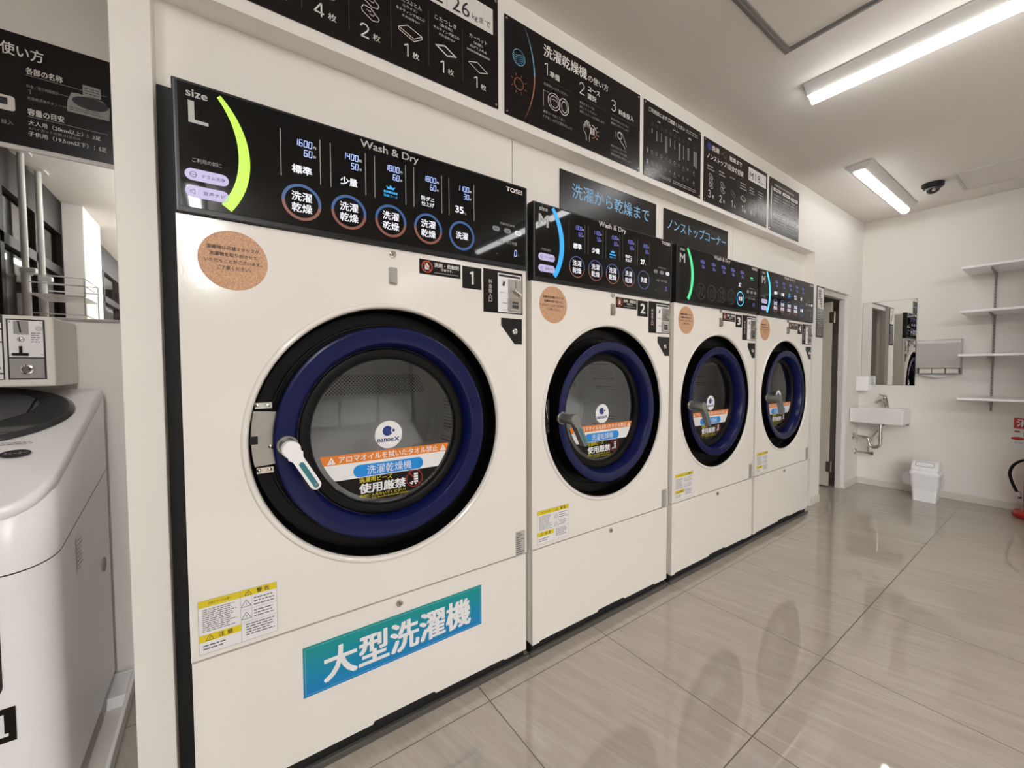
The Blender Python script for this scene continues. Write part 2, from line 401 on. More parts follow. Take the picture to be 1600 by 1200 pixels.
def tag(o, label, cat, group=None, kind=None):
    o['label'] = label; o['category'] = cat
    if group: o['group'] = group
    if kind: o['kind'] = kind
    return o
def struct(o): o['kind'] = 'structure'; return o
def thing(name, loc, label, cat, group=None):
    e = bpy.data.objects.new(name, None); COL.objects.link(e); e.location = loc; e.empty_display_size = 0.05
    return tag(e, label, cat, group)

# ------------------------------------------------------------------ the room
YW = 0.057; XB = 5.29; ZC = 2.58; XL = -1.0; YF = -7.2; ZS = 2.105
def room():
    g = G(); g.box(XL-0.1, YF-0.1, -0.06, XB+0.1, 1.4, 0, TILE); struct(g.build('floor'))
    g = G(); g.box(XL-0.1, YF-0.1, ZC, XB+0.1, 1.4, ZC+0.08, CEIL); struct(g.build('ceiling'))
    # wall with the machine bay: fascia, jambs, lintel over the door
    g = G()
    g.box(-0.112, YW, 0, -0.038, 1.3, ZC, WALL, 0.002)                 # slim jamb at the near end of the bay
    g.box(-0.038, YW, ZS, 4.07, 0.30, ZC, WALL)                 # fascia over the machines
    g.box(4.07, YW, 0, 4.28, 0.165, ZC, WALL)
    g.box(4.28, YW, 1.845, 4.92, 0.132, ZC, WALL)
    g.box(4.92, YW, 0, XB+0.1, 0.132, ZC, WALL)
    g.box(4.07, 0.165, 0, 4.16, 1.3, ZC, WALL)
    struct(g.build('wall_left'))
    g = G()
    for a, b, z in ((-0.038, 1.073, 1.838), (1.0765, 2.879, 1.80), (2.8825, 4.07, 1.80)): g.box(a, 0.132, z, b, 0.15, ZS, WALL, 0.001)
    g.box(-0.038, 0.15, 1.838, 4.07, 0.17, ZS, DARK)
    struct(g.build('wall_bay'))
    g = G(); g.box(XL-0.1, 1.3, 0, XB+0.1, 1.4, ZC, WALL); struct(g.build('wall_rear'))
    g = G(); g.box(XB, YF-0.1, 0, XB+0.1, 1.3, ZC, WALL); struct(g.build('wall_back'))
    g = G(); g.box(XL, 0.79, 0, -0.112, 0.88, ZC, WALL); struct(g.build('wall_alcove'))
    g = G(); g.box(4.92, 0.049, 0, XB-0.008, YW, 0.062, BASEB, 0.002); g.box(4.082, 0.049, 0, 4.28, YW, 0.062, BASEB, 0.002); struct(g.build('baseboard_left'))
    g = G(); g.box(XB-0.008, YF, 0, XB, YW, 0.062, BASEB, 0.002); struct(g.build('baseboard_back'))
    g = G(); g.box(XL, 0.782, 0, -0.112, 0.79, 0.055, BASEB, 0.002); struct(g.build('baseboard_alcove'))
    # storefront on the near end: sill, header, column, dark framed glass
    g = G(); g.box(XL-0.1, -0.42, 0, XL, 1.3, ZC, WALL); g.box(XL-0.1, -2.86, 0, -0.86, -2.24, ZC, WALL, 0.004); struct(g.build('wall_front'))
    def storefront(n, x0, x1, y0, y1, zh, cols, along):
        f = G(); t = 0.06
        def bar(a, b, za, zb, w=0.045):
            if along == 'y': f.box(x0-w, a, za, x0+0.012, b, zb, FRAME)
            else: f.box(a, y0-w, za, b, y0+0.012, zb, FRAME)
        lo, hi = (y0, y1) if along == 'y' else (x0, x1)
        bar(lo, hi, 0, 0.09); bar(lo, hi, zh, ZC); bar(lo, hi, 1.95, 2.02)
        for k in range(cols+1):
            c = lo+(hi-lo)*k/cols; bar(c-t/2, c+t/2, 0, zh)
        w = struct(f.build('window_%d' % n))
        p = G()
        if along == 'y': p.box(x0-0.025, lo, 0.09, x0-0.019, hi, zh, TINTGLASS if n == 1 else WINGLASS)
        else: p.box(lo, y0-0.025, 0.09, hi, y0-0.019, zh, WINGLASS)
        p.build('glass_pane', w)
    storefront(1, XL, XL, -2.24, -0.42, 2.30, 3, 'y')
    storefront(2, XL, XL, -7.2, -2.86, 2.30, 5, 'y')
    storefront(3, -1.0, 3.6, YF, YF, 2.42, 5, 'x')
    g = G(); g.box(3.6, YF-0.1, 0, XB+0.1, YF, ZC, WALL); struct(g.build('wall_right'))
    g = G(); g.box(4.15, -1.45, 0, XB, -1.35, ZC, WALL, 0.003); struct(g.build('wall_light_block'))  # unseen wall added to keep daylight and rear lamps off the far wall
    g = G(); g.box(-20, -40, -0.10, 26, 6, -0.062, GROUND); struct(g.build('ground_outside'))
    g = G(); g.box(-16, -26, -0.062, 24, -22, 6.0, FACADE)
    for k in range(14): g.box(-15+2.7*k, -22.02, 1.2, -13.4+2.7*k, -21.98, 2.9, DARK)
    struct(g.build('wall_outside'))
    g = G(); g.box(-7, -2.6, -0.062, -4.2, 3, 4.2, FACADE); struct(g.build('wall_outside'))
    # ceiling hatches
    h = thing('ceiling_hatch', (1.89, -0.73, ZC), 'grey framed square access hatch in the ceiling near the long LED tube', 'hatch')
    def hatch(e, x0, x1, y0, y1, m, w, d):
        q = G(); cx, cy = e.location.x, e.location.y
        for (a, b, c, dd) in ((x0, y0, x1, y0+w), (x0, y1-w, x1, y1), (x0, y0+w, x0+w, y1-w), (x1-w, y0+w, x1, y1-w)):
            q.box(a-cx, b-cy, -d, c-cx, dd-cy, 0, m, 0.001)
            q.box(a-cx+w*0.4, b-cy+w*0.4, -d*1.6, c-cx-w*0.4, dd-cy-w*0.4, -d, m)
        q.build('hatch_frame', e)
        q = G(); q.box(x0+w+0.003-cx, y0+w+0.003-cy, -0.003, x1-w-0.003-cx, y1-w-0.003-cy, 0, CEIL); q.build('hatch_panel', e)
    hatch(h, 1.59, 2.19, -1.03, -0.43, HATCHG, 0.028, 0.006)
    h = thing('ceiling_hatch', (4.735, -0.88, ZC), 'white framed access hatch in the ceiling beside the dome camera', 'hatch')
    hatch(h, 4.50, 4.97, -1.115, -0.645, LAMPB, 0.022, 0.006)
room()

# ------------------------------------------------------------------ ceiling lamps and camera
def tube_lamp(cx, cy, along, length, label, TUBE, wide=0.15):
    e = thing('ceiling_lamp', (cx, cy, ZC), label, 'lamp', 'ceiling LED lamps')
    g = G(); L = length/2; w = wide/2
    prof = [(-w, 0), (-w, -0.008), (-w*0.45, -0.045), (w*0.45, -0.045), (w, -0.008), (w, 0)]
    F = Fr((0, 0, 0), (1, 0, 0), (0, 0, 1), (0, 1, 0)) if along == 'y' else Fr((0, 0, 0), (0, 1, 0), (0, 0, 1), (1, 0, 0))
    g.prism(F, prof, -L, L, LAMPB)
    g.build('lamp_body', e)
    g = G(); n = 12; r = w*0.42; Lt = L-0.012
    tp = [(r*math.cos(PI+PI*i/n), -0.046+0.034*math.sin(PI+PI*i/n)) for i in range(n+1)]
    g.prism(F, tp, -Lt, Lt, TUBE, smooth=True); g.build('light_tube', e)
    return e
tube_lamp(2.56, -1.025, 'y', 1.25, 'long white LED tube lamp running off the upper right of the ceiling', TUBE_ROW)
tube_lamp(2.56, -2.32, 'y', 1.25, 'white LED tube lamp next in line after the long one, seen only as a reflection', TUBE_ROW)
tube_lamp(2.56, -3.85, 'y', 1.25, 'third white LED tube lamp in line after the long one, behind the viewer', TUBE_ROW)
tube_lamp(2.56, -5.35, 'y', 1.25, 'last white LED tube lamp in line after the long one, behind the viewer', TUBE_ROW)
tube_lamp(-0.06, -3.30, 'y', 1.25, 'white LED tube lamp behind the viewer on the window side, first of three', TUBE_SIDE)
tube_lamp(-0.06, -4.70, 'y', 1.25, 'white LED tube lamp behind the viewer on the window side, second of three', TUBE_SIDE)
tube_lamp(-0.06, -6.10, 'y', 1.25, 'white LED tube lamp behind the viewer on the window side, last of three', TUBE_SIDE)
tube_lamp(-0.36, -1.55, 'y', 1.25, 'added unseen LED tube as fill light, right above the viewer, beside the side window', TUBE_FILL)  # fill tube added to brighten the near end, no lamp known there
tube_lamp(4.36, -0.30, 'x', 1.26, 'short looking white LED lamp on the ceiling beside the dome camera', TUBE_FAR)

def dome():
    e = thing('dome_camera', (4.60, -0.53, ZC), 'small black dome security camera on the ceiling', 'security camera')
    g = G(); F = Fr((0, 0, 0), (1, 0, 0), (0, 1, 0), (0, 0, -1))
    g.lathe(F, 0, 0, [(0.001, 0.036), (0.055, 0.036), (0.063, 0.028), (0.065, 0.0)], BEZEL, 40); g.build('housing', e)
    g = G(); g.lathe(F, 0, 0, [(0.045*math.cos(t), 0.036+0.042*math.sin(t)) for t in [PI/2*i/10 for i in range(11)]], LIDGLOSS, 40); g.build('dome', e)
    g = G(); F2 = Fr((-0.034, -0.012, -0.058), (0.3, -0.9, 0), (0, 0, 1), (-1, -0.3, 0)); g.lathe(F2, 0, 0, [(0.001, 0.006), (0.010, 0.006), (0.012, 0.0)], CHROME, 20); g.build('lens', e)
dome()

# ------------------------------------------------------------------ washer-dryers
DR = 0.386; ZD = 0.9645
MESHES = {}
def part(key, name, parent, fn):
    """a part; a second machine of the same kind shares the mesh"""
    if key in MESHES:
        o = bpy.data.objects.new(name, MESHES[key]); COL.objects.link(o); o.parent = parent; return o
    g = G(); fn(g); o = g.build(name, parent); MESHES[key] = o.data; return o

def hole_plate(g, F, a0, b0, a1, b1, ca, cb, r, c, m, n=96):
    angs = sorted(set([2*PI*i/n for i in range(n)] + [math.atan2(b-cb, a-ca) % (2*PI) for a in (a0, a1) for b in (b0, b1)]))
    inner, outer = [], []
    for t in angs:
        co, si = math.cos(t), math.sin(t); k = 1e9
        if co > 1e-9: k = min(k, (a1-ca)/co)
        if co < -1e-9: k = min(k, (a0-ca)/co)
        if si > 1e-9: k = min(k, (b1-cb)/si)
        if si < -1e-9: k = min(k, (b0-cb)/si)
        inner.append(F.p(ca+r*co, cb+r*si, c)); outer.append(F.p(ca+k*co, cb+k*si, c))
    N = len(angs)
    g.add(inner+outer, [(i, N+i, N+(i+1) % N, (i+1) % N) for i in range(N)], m)

def chord(rad, b): return math.sqrt(max(0, rad*rad-b*b))

def washer(x0, kind, number, label, arc, states):
    L = kind == 'L'
    W = 1.042 if L else 0.907
    z_cp0, z_cp1 = (1.538, 1.848) if L else (1.508, 1.810)
    cx = 0.5185 if L else 0.4535
    dz = 0.0 if L else -0.030
    dx = 0.0 if L else -0.119
    zs = 0.4365; zb = 0.047; D = 0.95
    e = thing('washer_dryer', (x0, 0, 0), label, 'washing machine', 'washer dryers in the bay')
    K = kind
    F = front(0)
    def cabinet(g):
        t = 0.02
        g.box(0, 0.022, 0.05, t, D, z_cp1-0.012, ENAMEL2); g.box(W-t, 0.022, 0.05, W, D, z_cp1-0.012, ENAMEL2)
        g.box(t, 0.022, z_cp1-0.03, W-t, 0.12, z_cp1-0.012, ENAMEL2); g.box(t, D-t, 0.05, W-t, D, z_cp1-0.03, DARK)
        g.box(t, 0.022, 0.05, W-t, D-t, 0.07, DARK)
    part(K+'cab', 'cabinet', e, cabinet)
    def kick(g):
        g.box(0.004, 0.014, 0.0, W-0.004, 0.06, 0.062, VOID); g.box(-0.012, -0.003, 0.0, W+0.012, 0.012, 0.020, KICK, 0.002)
    part(K+'kick', 'base_rail', e, kick)
    def fpanel(g):
        a0, a1, b0, b1 = 0.0, W, zs+0.003, z_cp0-0.001
        hole_plate(g, F, a0, b0, a1, b1, cx, ZD, DR+0.018, 0.0, ENAMEL)
        for (p, q) in (((a0, b0), (a1, b0)), ((a1, b0), (a1, b1)), ((a1, b1), (a0, b1)), ((a0, b1), (a0, b0))):
            g.add([F.p(*p, 0), F.p(*q, 0), F.p(*q, -0.02), F.p(*p, -0.02)], [(0, 1, 2, 3)], ENAMEL)
        # rolled rim round the opening
        prof = [(DR+0.018, 0.0), (DR+0.0165, 0.0035), (DR+0.013, 0.006), (DR+0.008, 0.0065), (DR+0.004, 0.004), (DR+0.001, -0.002), (DR, -0.012), (DR-0.0005, -0.02)]
        g.lathe(F, cx, ZD, prof, ENAMEL, 96)
    part(K+'fp', 'front_panel', e, fpanel)
    def well(g):
        g.lathe(F, cx, ZD, [(DR-0.0008, -0.004), (DR-0.003, -0.058), (DR-0.008, -0.064), (0.30, -0.064), (0.275, -0.070), (0.272, -0.10)], WELL, 96)
        g.lathe(F, cx, ZD, [(0.345, -0.064), (0.343, -0.058), (0.338, -0.058), (0.336, -0.064)], WELL, 96)
    part(K+'well', 'door_surround', e, well)
    def drum(g):
        g.lathe(F, cx, ZD, [(0.272, -0.10), (0.39, -0.105), (0.40, -0.12)], DRUMS, 64)
        g.lathe(F, cx, ZD, [(0.40, -0.12), (0.40, -0.30)], DRUMS, 64)
        g.lathe(F, cx, ZD, [(0.40, -0.30), (0.40, -0.46)], DRUM, 64)
        g.lathe(F, cx, ZD, [(0.40, -0.46), (0.40, -0.56), (0.385, -0.58), (0.001, -0.58)], DRUMS, 64)
        fb = front(cx, 0.578, ZD); pts = []
        for b in (0.090, 0.175):
            h = chord(0.37, b); pts += [(h, b), (-h, b)] if b < 0.1 else [(-h, b), (h, b)]
        g.poly(fb, pts, 0.0, PERF)
        for k in range(3):
            t = PI/2+k*2*PI/3
            co, si = math.cos(t), math.sin(t)
            P = lambda r, w, y: Vector((cx+r*co-w*si, y, ZD+r*si+w*co))
            vs = [P(0.398, -0.06, 0.13), P(0.398, 0.06, 0.13), P(0.33, 0.012, 0.13), P(0.33, -0.012, 0.13),
                  P(0.398, -0.06, 0.57), P(0.398, 0.06, 0.57), P(0.33, 0.012, 0.57), P(0.33, -0.012, 0.57)]
            g.add(vs, [(0, 1, 2, 3), (7, 6, 5, 4), (1, 5, 6, 2), (2, 6, 7, 3), (3, 7, 4, 0)], DRUMS)
    part(K+'drum', 'drum', e, drum)
    # strike plate and bolts on the left of the opening
    def strike(g):
        if L:
            pts = []
            n = 10
            for i in range(n+1):
                t = PI-0.20+0.40*i/n
                pts.append((cx+(DR-0.006)*math.cos(t), ZD+0.012+(DR-0.006)*math.sin(t)))
            for i in range(n, -1, -1):
                t = PI-0.22+0.44*i/n
                pts.append((cx+0.328*math.cos(t), ZD+0.012+0.328*math.sin(t)))
            g.prism(F, pts, -0.063, -0.030, STEEL)
            for s in (-1, 1):
                zz = ZD+0.012+s*0.089
                xx = cx-DR+0.018
                g.fbox(F, xx, zz-0.008, -0.063, xx+0.04, zz+0.008, -0.040, CHROME)
                for q in (0.006, 0.03): g.lathe(front(0), xx+q, zz, [(0.006, -0.040), (0.005, -0.036), (0.001, -0.035)], CHROME, 14)
            g.fbox(F, cx-DR+0.002, ZD-0.002, -0.034, cx-DR+0.022, ZD+0.020, -0.0285, BEZEL)
            g.lathe(front(0), cx-DR+0.052, ZD-0.012, [(0.007, -0.03), (0.006, -0.025), (0.001, -0.023)], CHROME, 16)
        else:
            for s in (-1, 1):
                zz = ZD+s*0.115
                g.fbox(F, cx-0.368, zz-0.035, -0.062, cx-0.332, zz+0.035, -0.052, GREYPL)
                g.fbox(F, cx-0.364, zz-0.008, -0.052, cx-0.336, zz+0.008, -0.051, BPRINT)
            g.fbox(F, cx-0.378, ZD-0.07, -0.062, cx-0.335, ZD+0.07, -0.034, DARK)
            g.tube([F.p(cx-0.36, ZD+0.055, -0.03), F.p(cx-0.35, ZD-0.01, -0.026)], 0.003, CHROME, 8)
            g.tube([F.p(cx-0.362, ZD-0.03, -0.03), F.p(cx-0.342, ZD-0.03, -0.03)], 0.003, CHROME, 8)
    part(K+'strike', 'strike_plate', e, strike)
    # door: ring > gasket, glass, sticker, handle
    def door(g):
        d0, q = (0.0, 0.0) if L else (0.011, 0.008)       # the smaller door has a slimmer ring that stands a little further out
        g.lathe(F, cx, ZD, [(0.3305-d0, -0.003+q), (0.3295-d0, -0.0005+q), (0.326-d0, 0.0012+q), (0.322-d0, 0.0014+q), (0.286, 0.0005+q), (0.281, -0.0015+q), (0.2765, -0.007+q), (0.271, -0.022), (0.267, -0.042), (0.266, -0.06)], BLUE, 112)
        g.lathe(F, cx, ZD, [(0.3302-d0, -0.064), (0.3305-d0, -0.003+q)], WELL, 112)
        for t in (0.30, 0.22, -0.30, -0.38): g.lathe(front(0), cx+0.295*math.cos(t), ZD+0.295*math.sin(t), [(0.0045, 0.002), (0.004, 0.0055), (0.001, 0.006)], BLUE, 12)
    d = part(K+'door', 'door', e, door)
    def gasket(g): g.lathe(F, cx, ZD, [(0.2665, -0.040), (0.262, -0.036), (0.256, -0.0345), (0.244, -0.036), (0.2375, -0.039), (0.2345, -0.044), (0.231, -0.052)], RUBBER, 96)
    part(K+'gask', 'gasket', d, gasket)
    def glass(g): g.lathe(F, cx, ZD, [(0.2345, -0.0465), (0.20, -0.0456), (0.15, -0.0448), (0.08, -0.0442), (0.001, -0.044)], DOORGLASS, 96)
    part(K+'glass', 'door_glass', d, glass)
    def sticker(g):
        fx = front(cx, 0, ZD); r = 0.2185; c = -0.0425
        def band(b0, b1, m):
            pts = []
            n = 10
            for i in range(n+1):
                b = b0+(b1-b0)*i/n; pts.append((chord(r, b), b))
            for i in range(n, -1, -1):
                b = b0+(b1-b0)*i/n; pts.append((-chord(r, b), b))
            g.poly(fx, pts, c, m)
        band(-0.0895, -0.061, OSTK); band(-0.139, -0.0895, WSTK); band(-0.2180, -0.139, STK_BLACK)
        c2 = c+0.0006
        for s in (-1, 1):
            a = s*0.188 if s > 0 else -0.178
            g.poly(fx, [(a-0.012, -0.0865), (a+0.012, -0.0865), (a, -0.0645)], c2, WSTK)
            g.line(fx, [(a, -0.0725), (a, -0.0795)], 0.0025, c2+0.0003, OSTK); g.disc(fx, a, -0.083, 0.0015, c2+0.0003, OSTK, 8)
        g.text(fx, 'アロマオイルを拭いたタオル禁止', -0.157, -0.0855, 0.168, -0.0650, c2, WSTK, 0.012)
        g.poly(fx, pill(-0.118, -0.1395, 0.116, -0.096), c2, WSTK); g.poly(fx, pill(-0.1155, -0.137, 0.1135, -0.0985), c2+0.0003, BSTK)
        g.text(fx, '洗濯乾燥機', -0.074, -0.1325, 0.072, -0.1035, c2+0.0006, WSTK, 0.0)
        g.text(fx, '洗濯用ビーズ', -0.098, -0.156, 0.006, -0.1405, c2, YPRINT, 0.01)
        g.text(fx, '使用厳禁', -0.098, -0.1905, 0.050, -0.1600, c2, WSTK, 0.03)
        g.text(fx, '絶対に入れないでください！', -0.098, -0.2035, 0.050, -0.1935, c2, YPRINT, 0.005)
        g.text(fx, 'No beads softener please', -0.060, -0.2125, 0.062, -0.2055, c2, YPRINT, 0.0)
        g.ring(fx, 0.082, -0.168, 0.0265, 0.0285, c2, REDPR); g.line(fx, [(0.064, -0.148), (0.100, -0.188)], 0.0025, c2, REDPR)
        for b in (-0.1505, -0.159, -0.1675, -0.176): g.rect(fx, 0.080, b-0.0065, 0.094, b, c2+0.0004, WSTK)
        for a, b in ((0.068, -0.182), (0.074, -0.179), (0.072, -0.185), (0.086, -0.186)): g.disc(fx, a, b, 0.0028, c2+0.0004, WSTK, 8)
    part(K+'stick', 'notice_sticker', d, sticker)
    def nano(g):
        fx = front(cx-0.003, 0, ZD-0.012); c = -0.0425
        g.disc(fx, 0, 0, 0.0445, c, WSTK, 48)
        n = 24
        pts = [(-0.004+0.016*math.cos(t), 0.012+0.016*math.sin(t)) for t in [0.55+(2*PI-1.1)*i/n for i in range(n+1)]]
        pts += [(0.0175+0.0105*math.cos(t), 0.0125+0.0105*math.sin(t)) for t in [PI+0.85-1.7*i/8 for i in range(9)]]
        g.poly(fx, pts, c+0.0006, NAVYPR); g.disc(fx, 0.0155, 0.0125, 0.0048, c+0.0006, NAVYPR, 16)
        g.text(fx, 'nanoe', -0.036, -0.0225, 0.0155, -0.0120, c+0.0006, NAVYPR, 0.02); g.text(fx, 'X', 0.0175, -0.0225, 0.0345, -0.0095, c+0.0006, NAVYPR, 0.02)
    part(K+'nano', 'logo_sticker', d, nano)
    def handle(g):
        hx = front(cx-0.298, 0, ZD-0.007)
        g.lathe(hx, 0, 0, [(0.0265, 0.000), (0.0265, 0.009), (0.0245, 0.011), (0.021, 0.011)], STEEL, 32)
        g.lathe(hx, 0, 0, [(0.0205, 0.005), (0.0195, 0.066)], GUNMETAL, 32)
        # lever: round head that narrows into an arm pointing down to the right
        ang = R(-61); ca, sa = math.cos(ang), math.sin(ang); Ln = 0.128; n = 14
        fa = Fr(hx.o, hx.u*ca+hx.v*sa, hx.v*ca-hx.u*sa, hx.n)
        out = [(0.0225*math.cos(t), 0.0225*math.sin(t)) for t in [0.75+(2*PI-1.5)*i/18 for i in range(19)]]
        out += [(0.03, -0.0135), (Ln-0.014, -0.0135)] + [(Ln-0.014+0.0135*math.cos(t), 0.0135*math.sin(t)) for t in [-PI/2+PI*i/n for i in range(n+1)]] + [(0.03, 0.0135)]
        m = WHITEPL if L else GUNMETAL
        bm = bmesh.new(); lo = [bm.verts.new(fa.p(a, b, 0.062)) for a, b in out]; hi = [bm.verts.new(fa.p(a, b, 0.088)) for a, b in out]
        k = len(out); top = bm.faces.new(hi); bm.faces.new(lo[::-1])
        for i in range(k): bm.faces.new((lo[i], lo[(i+1) % k], hi[(i+1) % k], hi[i]))
        bmesh.ops.bevel(bm, geom=list(top.edges), offset=0.005, segments=3, profile=0.5, affect='EDGES')
        bmesh.ops.recalc_face_normals(bm, faces=list(bm.faces))
        g.bm(bm, m, False)
        g.poly(fa, pill(0.040, -0.0065, Ln-0.007, 0.0065), 0.0884, TEAL)
        g.text(Fr(fa.o, fa.u, fa.v, fa.n), '開', Ln-0.021, -0.0035, Ln-0.013, 0.0035, 0.0887, GPRINT)
    part(K+'hand', 'handle', d, handle)
    # service panel below
    def lower(g):
        t = zb
        pts = [(0.002, zs-0.003), (0.002, t), (0.035, t), (0.04, t+0.006), (W*0.42, t+0.006), (W*0.425, t+0.014), (W*0.62, t+0.014), (W*0.625, t+0.006), (W-0.11, t+0.006), (W-0.105, t), (W-0.002, t), (W-0.002, zs-0.003)]
        g.prism(F, pts, -0.02, -0.001, ENAMEL)
    lp = part(K+'low', 'service_panel', e, lower)
    lx = 0.527 if L else 0.464
    part(K+'lowlock', 'panel_lock', lp, lambda g: (g.lathe(front(0), lx, 0.411, [(0.0115, -0.001), (0.0105, 0.004), (0.008, 0.005), (0.0075, 0.003), (0.001, 0.003)], CHROME, 24), g.rect(front(0), lx-0.0015, 0.4065, lx+0.0015, 0.4155, 0.0035, BPRINT)))
    if L:
        s = G(); s.fbox(front(0), 0.246, 0.229, -0.001, 0.834, 0.375, 0.0004, GRADSIGN)
        f = front(0); c = 0.0008
        s.line(f, [(0.252, 0.235), (0.828, 0.235), (0.828, 0.369), (0.252, 0.369)], 0.0015, c, BLUEPR, True)
        s.text(f, '大型洗濯機', 0.302, 0.251, 0.786, 0.346, c, WSTK, 0.026)
        s.build('name_sticker', lp)
    # things on the front panel
    def kraft(g):
        f = front(0.112, 0, 1.4395 if L else 1.421); g.disc(f, 0, 0, 0.074, 0.0006, KRAFT, 56); c = 0.0011
        for i, (tx, w) in enumerate((('混雑時は店舗スタッフが', 0.055), ('洗濯物を取り出させて', 0.050), ('いただくことがございます。', 0.060), ('ご了承ください。', 0.036))):
            b = 0.030-i*0.0165; g.text(f, tx, -w, b-0.0048, w, b+0.0048, c, BPRINT, 0.016)
    part(K+'kraft', 'round_notice', e, kraft)
    kx = 0.522 if L else 0.468
    part(K+'lock', 'lock', e, lambda g: (g.lathe(front(0), kx, 1.5195+dz*0.85, [(0.0115, 0.0), (0.0105, 0.005), (0.008, 0.006), (0.0075, 0.004), (0.001, 0.004)], CHROME, 24), g.rect(front(0), kx-0.0012, 1.5155+dz*0.85, kx+0.0012, 1.5235+dz*0.85, 0.0045, BPRINT)))
    def latch(g):
        f = front(kx, 0, 1.453+dz*0.75); g.prism(f, rrect(-0.013, -0.026, 0.013, 0.026, 0.004), 0.0, 0.004, STEEL); g.prism(f, rrect(-0.008, -0.022, 0.008, 0.012, 0.003), 0.004, 0.012, STEEL); g.lathe(f, 0, 0.020, [(0.003, 0.004), (0.002, 0.0055), (0.0005, 0.0058)], CHROME, 10)
    part(K+'latch', 'latch', e, latch)
    def warn(g):
        f = front(0.600+(dx+0.009), 0, 1.473+dz); g.fbox(f, 0, 0, 0, 0.150, 0.048, 0.0006, STK_BLACK); c = 0.0010
        g.ring(f, 0.027, 0.025, 0.0155, 0.0190, c, WARNR); g.line(f, [(0.015, 0.037), (0.039, 0.013)], 0.0035, c, WARNR)
        g.poly(f, [(0.019, 0.016), (0.034, 0.016), (0.034, 0.029), (0.029, 0.033), (0.029, 0.037), (0.024, 0.037), (0.024, 0.033), (0.019, 0.029)], c-0.0002, WPRINT)
        g.text(f, '洗剤・柔軟剤', 0.053, 0.0275, 0.143, 0.0415, c, WPRINT, 0.02); g.text(f, '不要です。', 0.077, 0.0165, 0.120, 0.0245, c, WPRINT, 0.01)
        g.dashes(f, 0.052, 0.0065, 0.141, 0.0115, 1, c, GPRINT, 0.55, 0.0, 0.006)
    part(K+'warn', 'warning_plate', e, warn)
    s = G(); f = front(0.766+dx, 0, 1.444+dz); s.fbox(f, 0, 0, 0, 0.077, 0.076, 0.001, STK_BLACK)
    w = 0.009 if number == '1' else 0.016
    if number == '1': s.poly(f, [(0.0305, 0.050), (0.0305, 0.0565), (0.0375, 0.061), (0.0445, 0.061), (0.0445, 0.016), (0.0370, 0.016), (0.0370, 0.0515)], 0.0014, WPRINT)
    else: s.text(f, number, 0.0385-w, 0.016, 0.0385+w, 0.061, 0.0014, WPRINT, 0.030)
    s.build('number_plate', e)
    def coin(g):
        f = front(0.852+dx-0.001, 0, 1.369+dz); c = 0.001
        g.fbox(f, 0, 0, 0, 0.175, 0.155, c, STK_BLACK)
        for i, ch in enumerate('料金投入口'): g.text(f, ch, 0.022, 0.104-i*0.0165, 0.036, 0.118-i*0.0165, c+0.0004, WPRINT, 0.004)
        g.rect(f, 0.062, 0.004, 0.169, 0.146, c+0.0003, WSTK); g.rect(f, 0.066, 0.134, 0.163, 0.142, c+0.0006, BPRINT)
        g.disc(f, 0.089, 0.112, 0.0055, c+0.0006, BPRINT, 16); g.disc(f, 0.087, 0.105, 0.0055, c+0.0006, BPRINT, 16)
        g.dashes(f, 0.078, 0.117, 0.098, 0.121, 1, c+0.0006, GPRINT, 0.6, 0, 0.005); g.dashes(f, 0.069, 0.074, 0.103, 0.078, 1, c+0.0006, GPRINT, 0.6, 0, 0.007); g.dashes(f, 0.083, 0.036, 0.103, 0.040, 1, c+0.0006, BPRINT, 0.7, 0, 0.005)
    cu = part(K+'coin', 'coin_unit', e, coin)
    def slot(g):
        f = front(0.852+dx-0.001, 0, 1.369+dz); c = 0.0013
        g.fbox(f, 0.108, 0.062, c, 0.168, 0.128, c+0.004, STEEL); g.rect(f, 0.1385, 0.096, 0.1405, 0.127, c+0.0044, BPRINT)
        g.tube([f.p(0.130, 0.088, 0.012), f.p(0.155, 0.073, 0.014)], 0.0032, CHROME, 10); g.lathe(f, 0.157, 0.072, [(0.007, 0.005), (0.0065, 0.013), (0.003, 0.017), (0.0005, 0.0175)], CHROME, 16)
        g.fbox(f, 0.108, 0.058, c, 0.168, 0.062, c+0.006, CHROME)
    part(K+'slot', 'coin_slot', cu, slot)
    def ret(g):
        f = front(0.852+dx-0.001, 0, 1.369+dz)
        o = rrect(0.106, 0.008, 0.168, 0.058, 0.004); g.prism(f, o, 0.0013, 0.005, STEEL)
        for q in range(3): g.line(f, rrect(0.112+q*0.003, 0.013+q*0.003, 0.162-q*0.003, 0.053-q*0.003, 0.003), 0.002, 0.0055+0.0002*q, CHROME, True)
        g.rect(f, 0.124, 0.019, 0.152, 0.046, 0.0056, DARK); g.fbox(f, 0.124, 0.034, 0.0056, 0.152, 0.037, 0.008, GREYPL)
    part(K+'ret', 'coin_return', cu, ret)
    def tri(g):
        f = front(0.927+dx, 0, 1.256+dz); g.prism(f, [(0.061, 0), (0.095, 0), (0.095, 0.096), (0, 0.096), (0, 0.068)], 0, 0.0025, BEZEL)
        g.lathe(f, 0.060, 0.047, [(0.0125, 0.0025), (0.011, 0.006), (0.008, 0.0075), (0.007, 0.0055), (0.001, 0.0055)], CHROME, 24); g.rect(f, 0.0588, 0.042, 0.0612, 0.052, 0.006, BPRINT)
    part(K+'tri', 'lock_plate', e, tri)
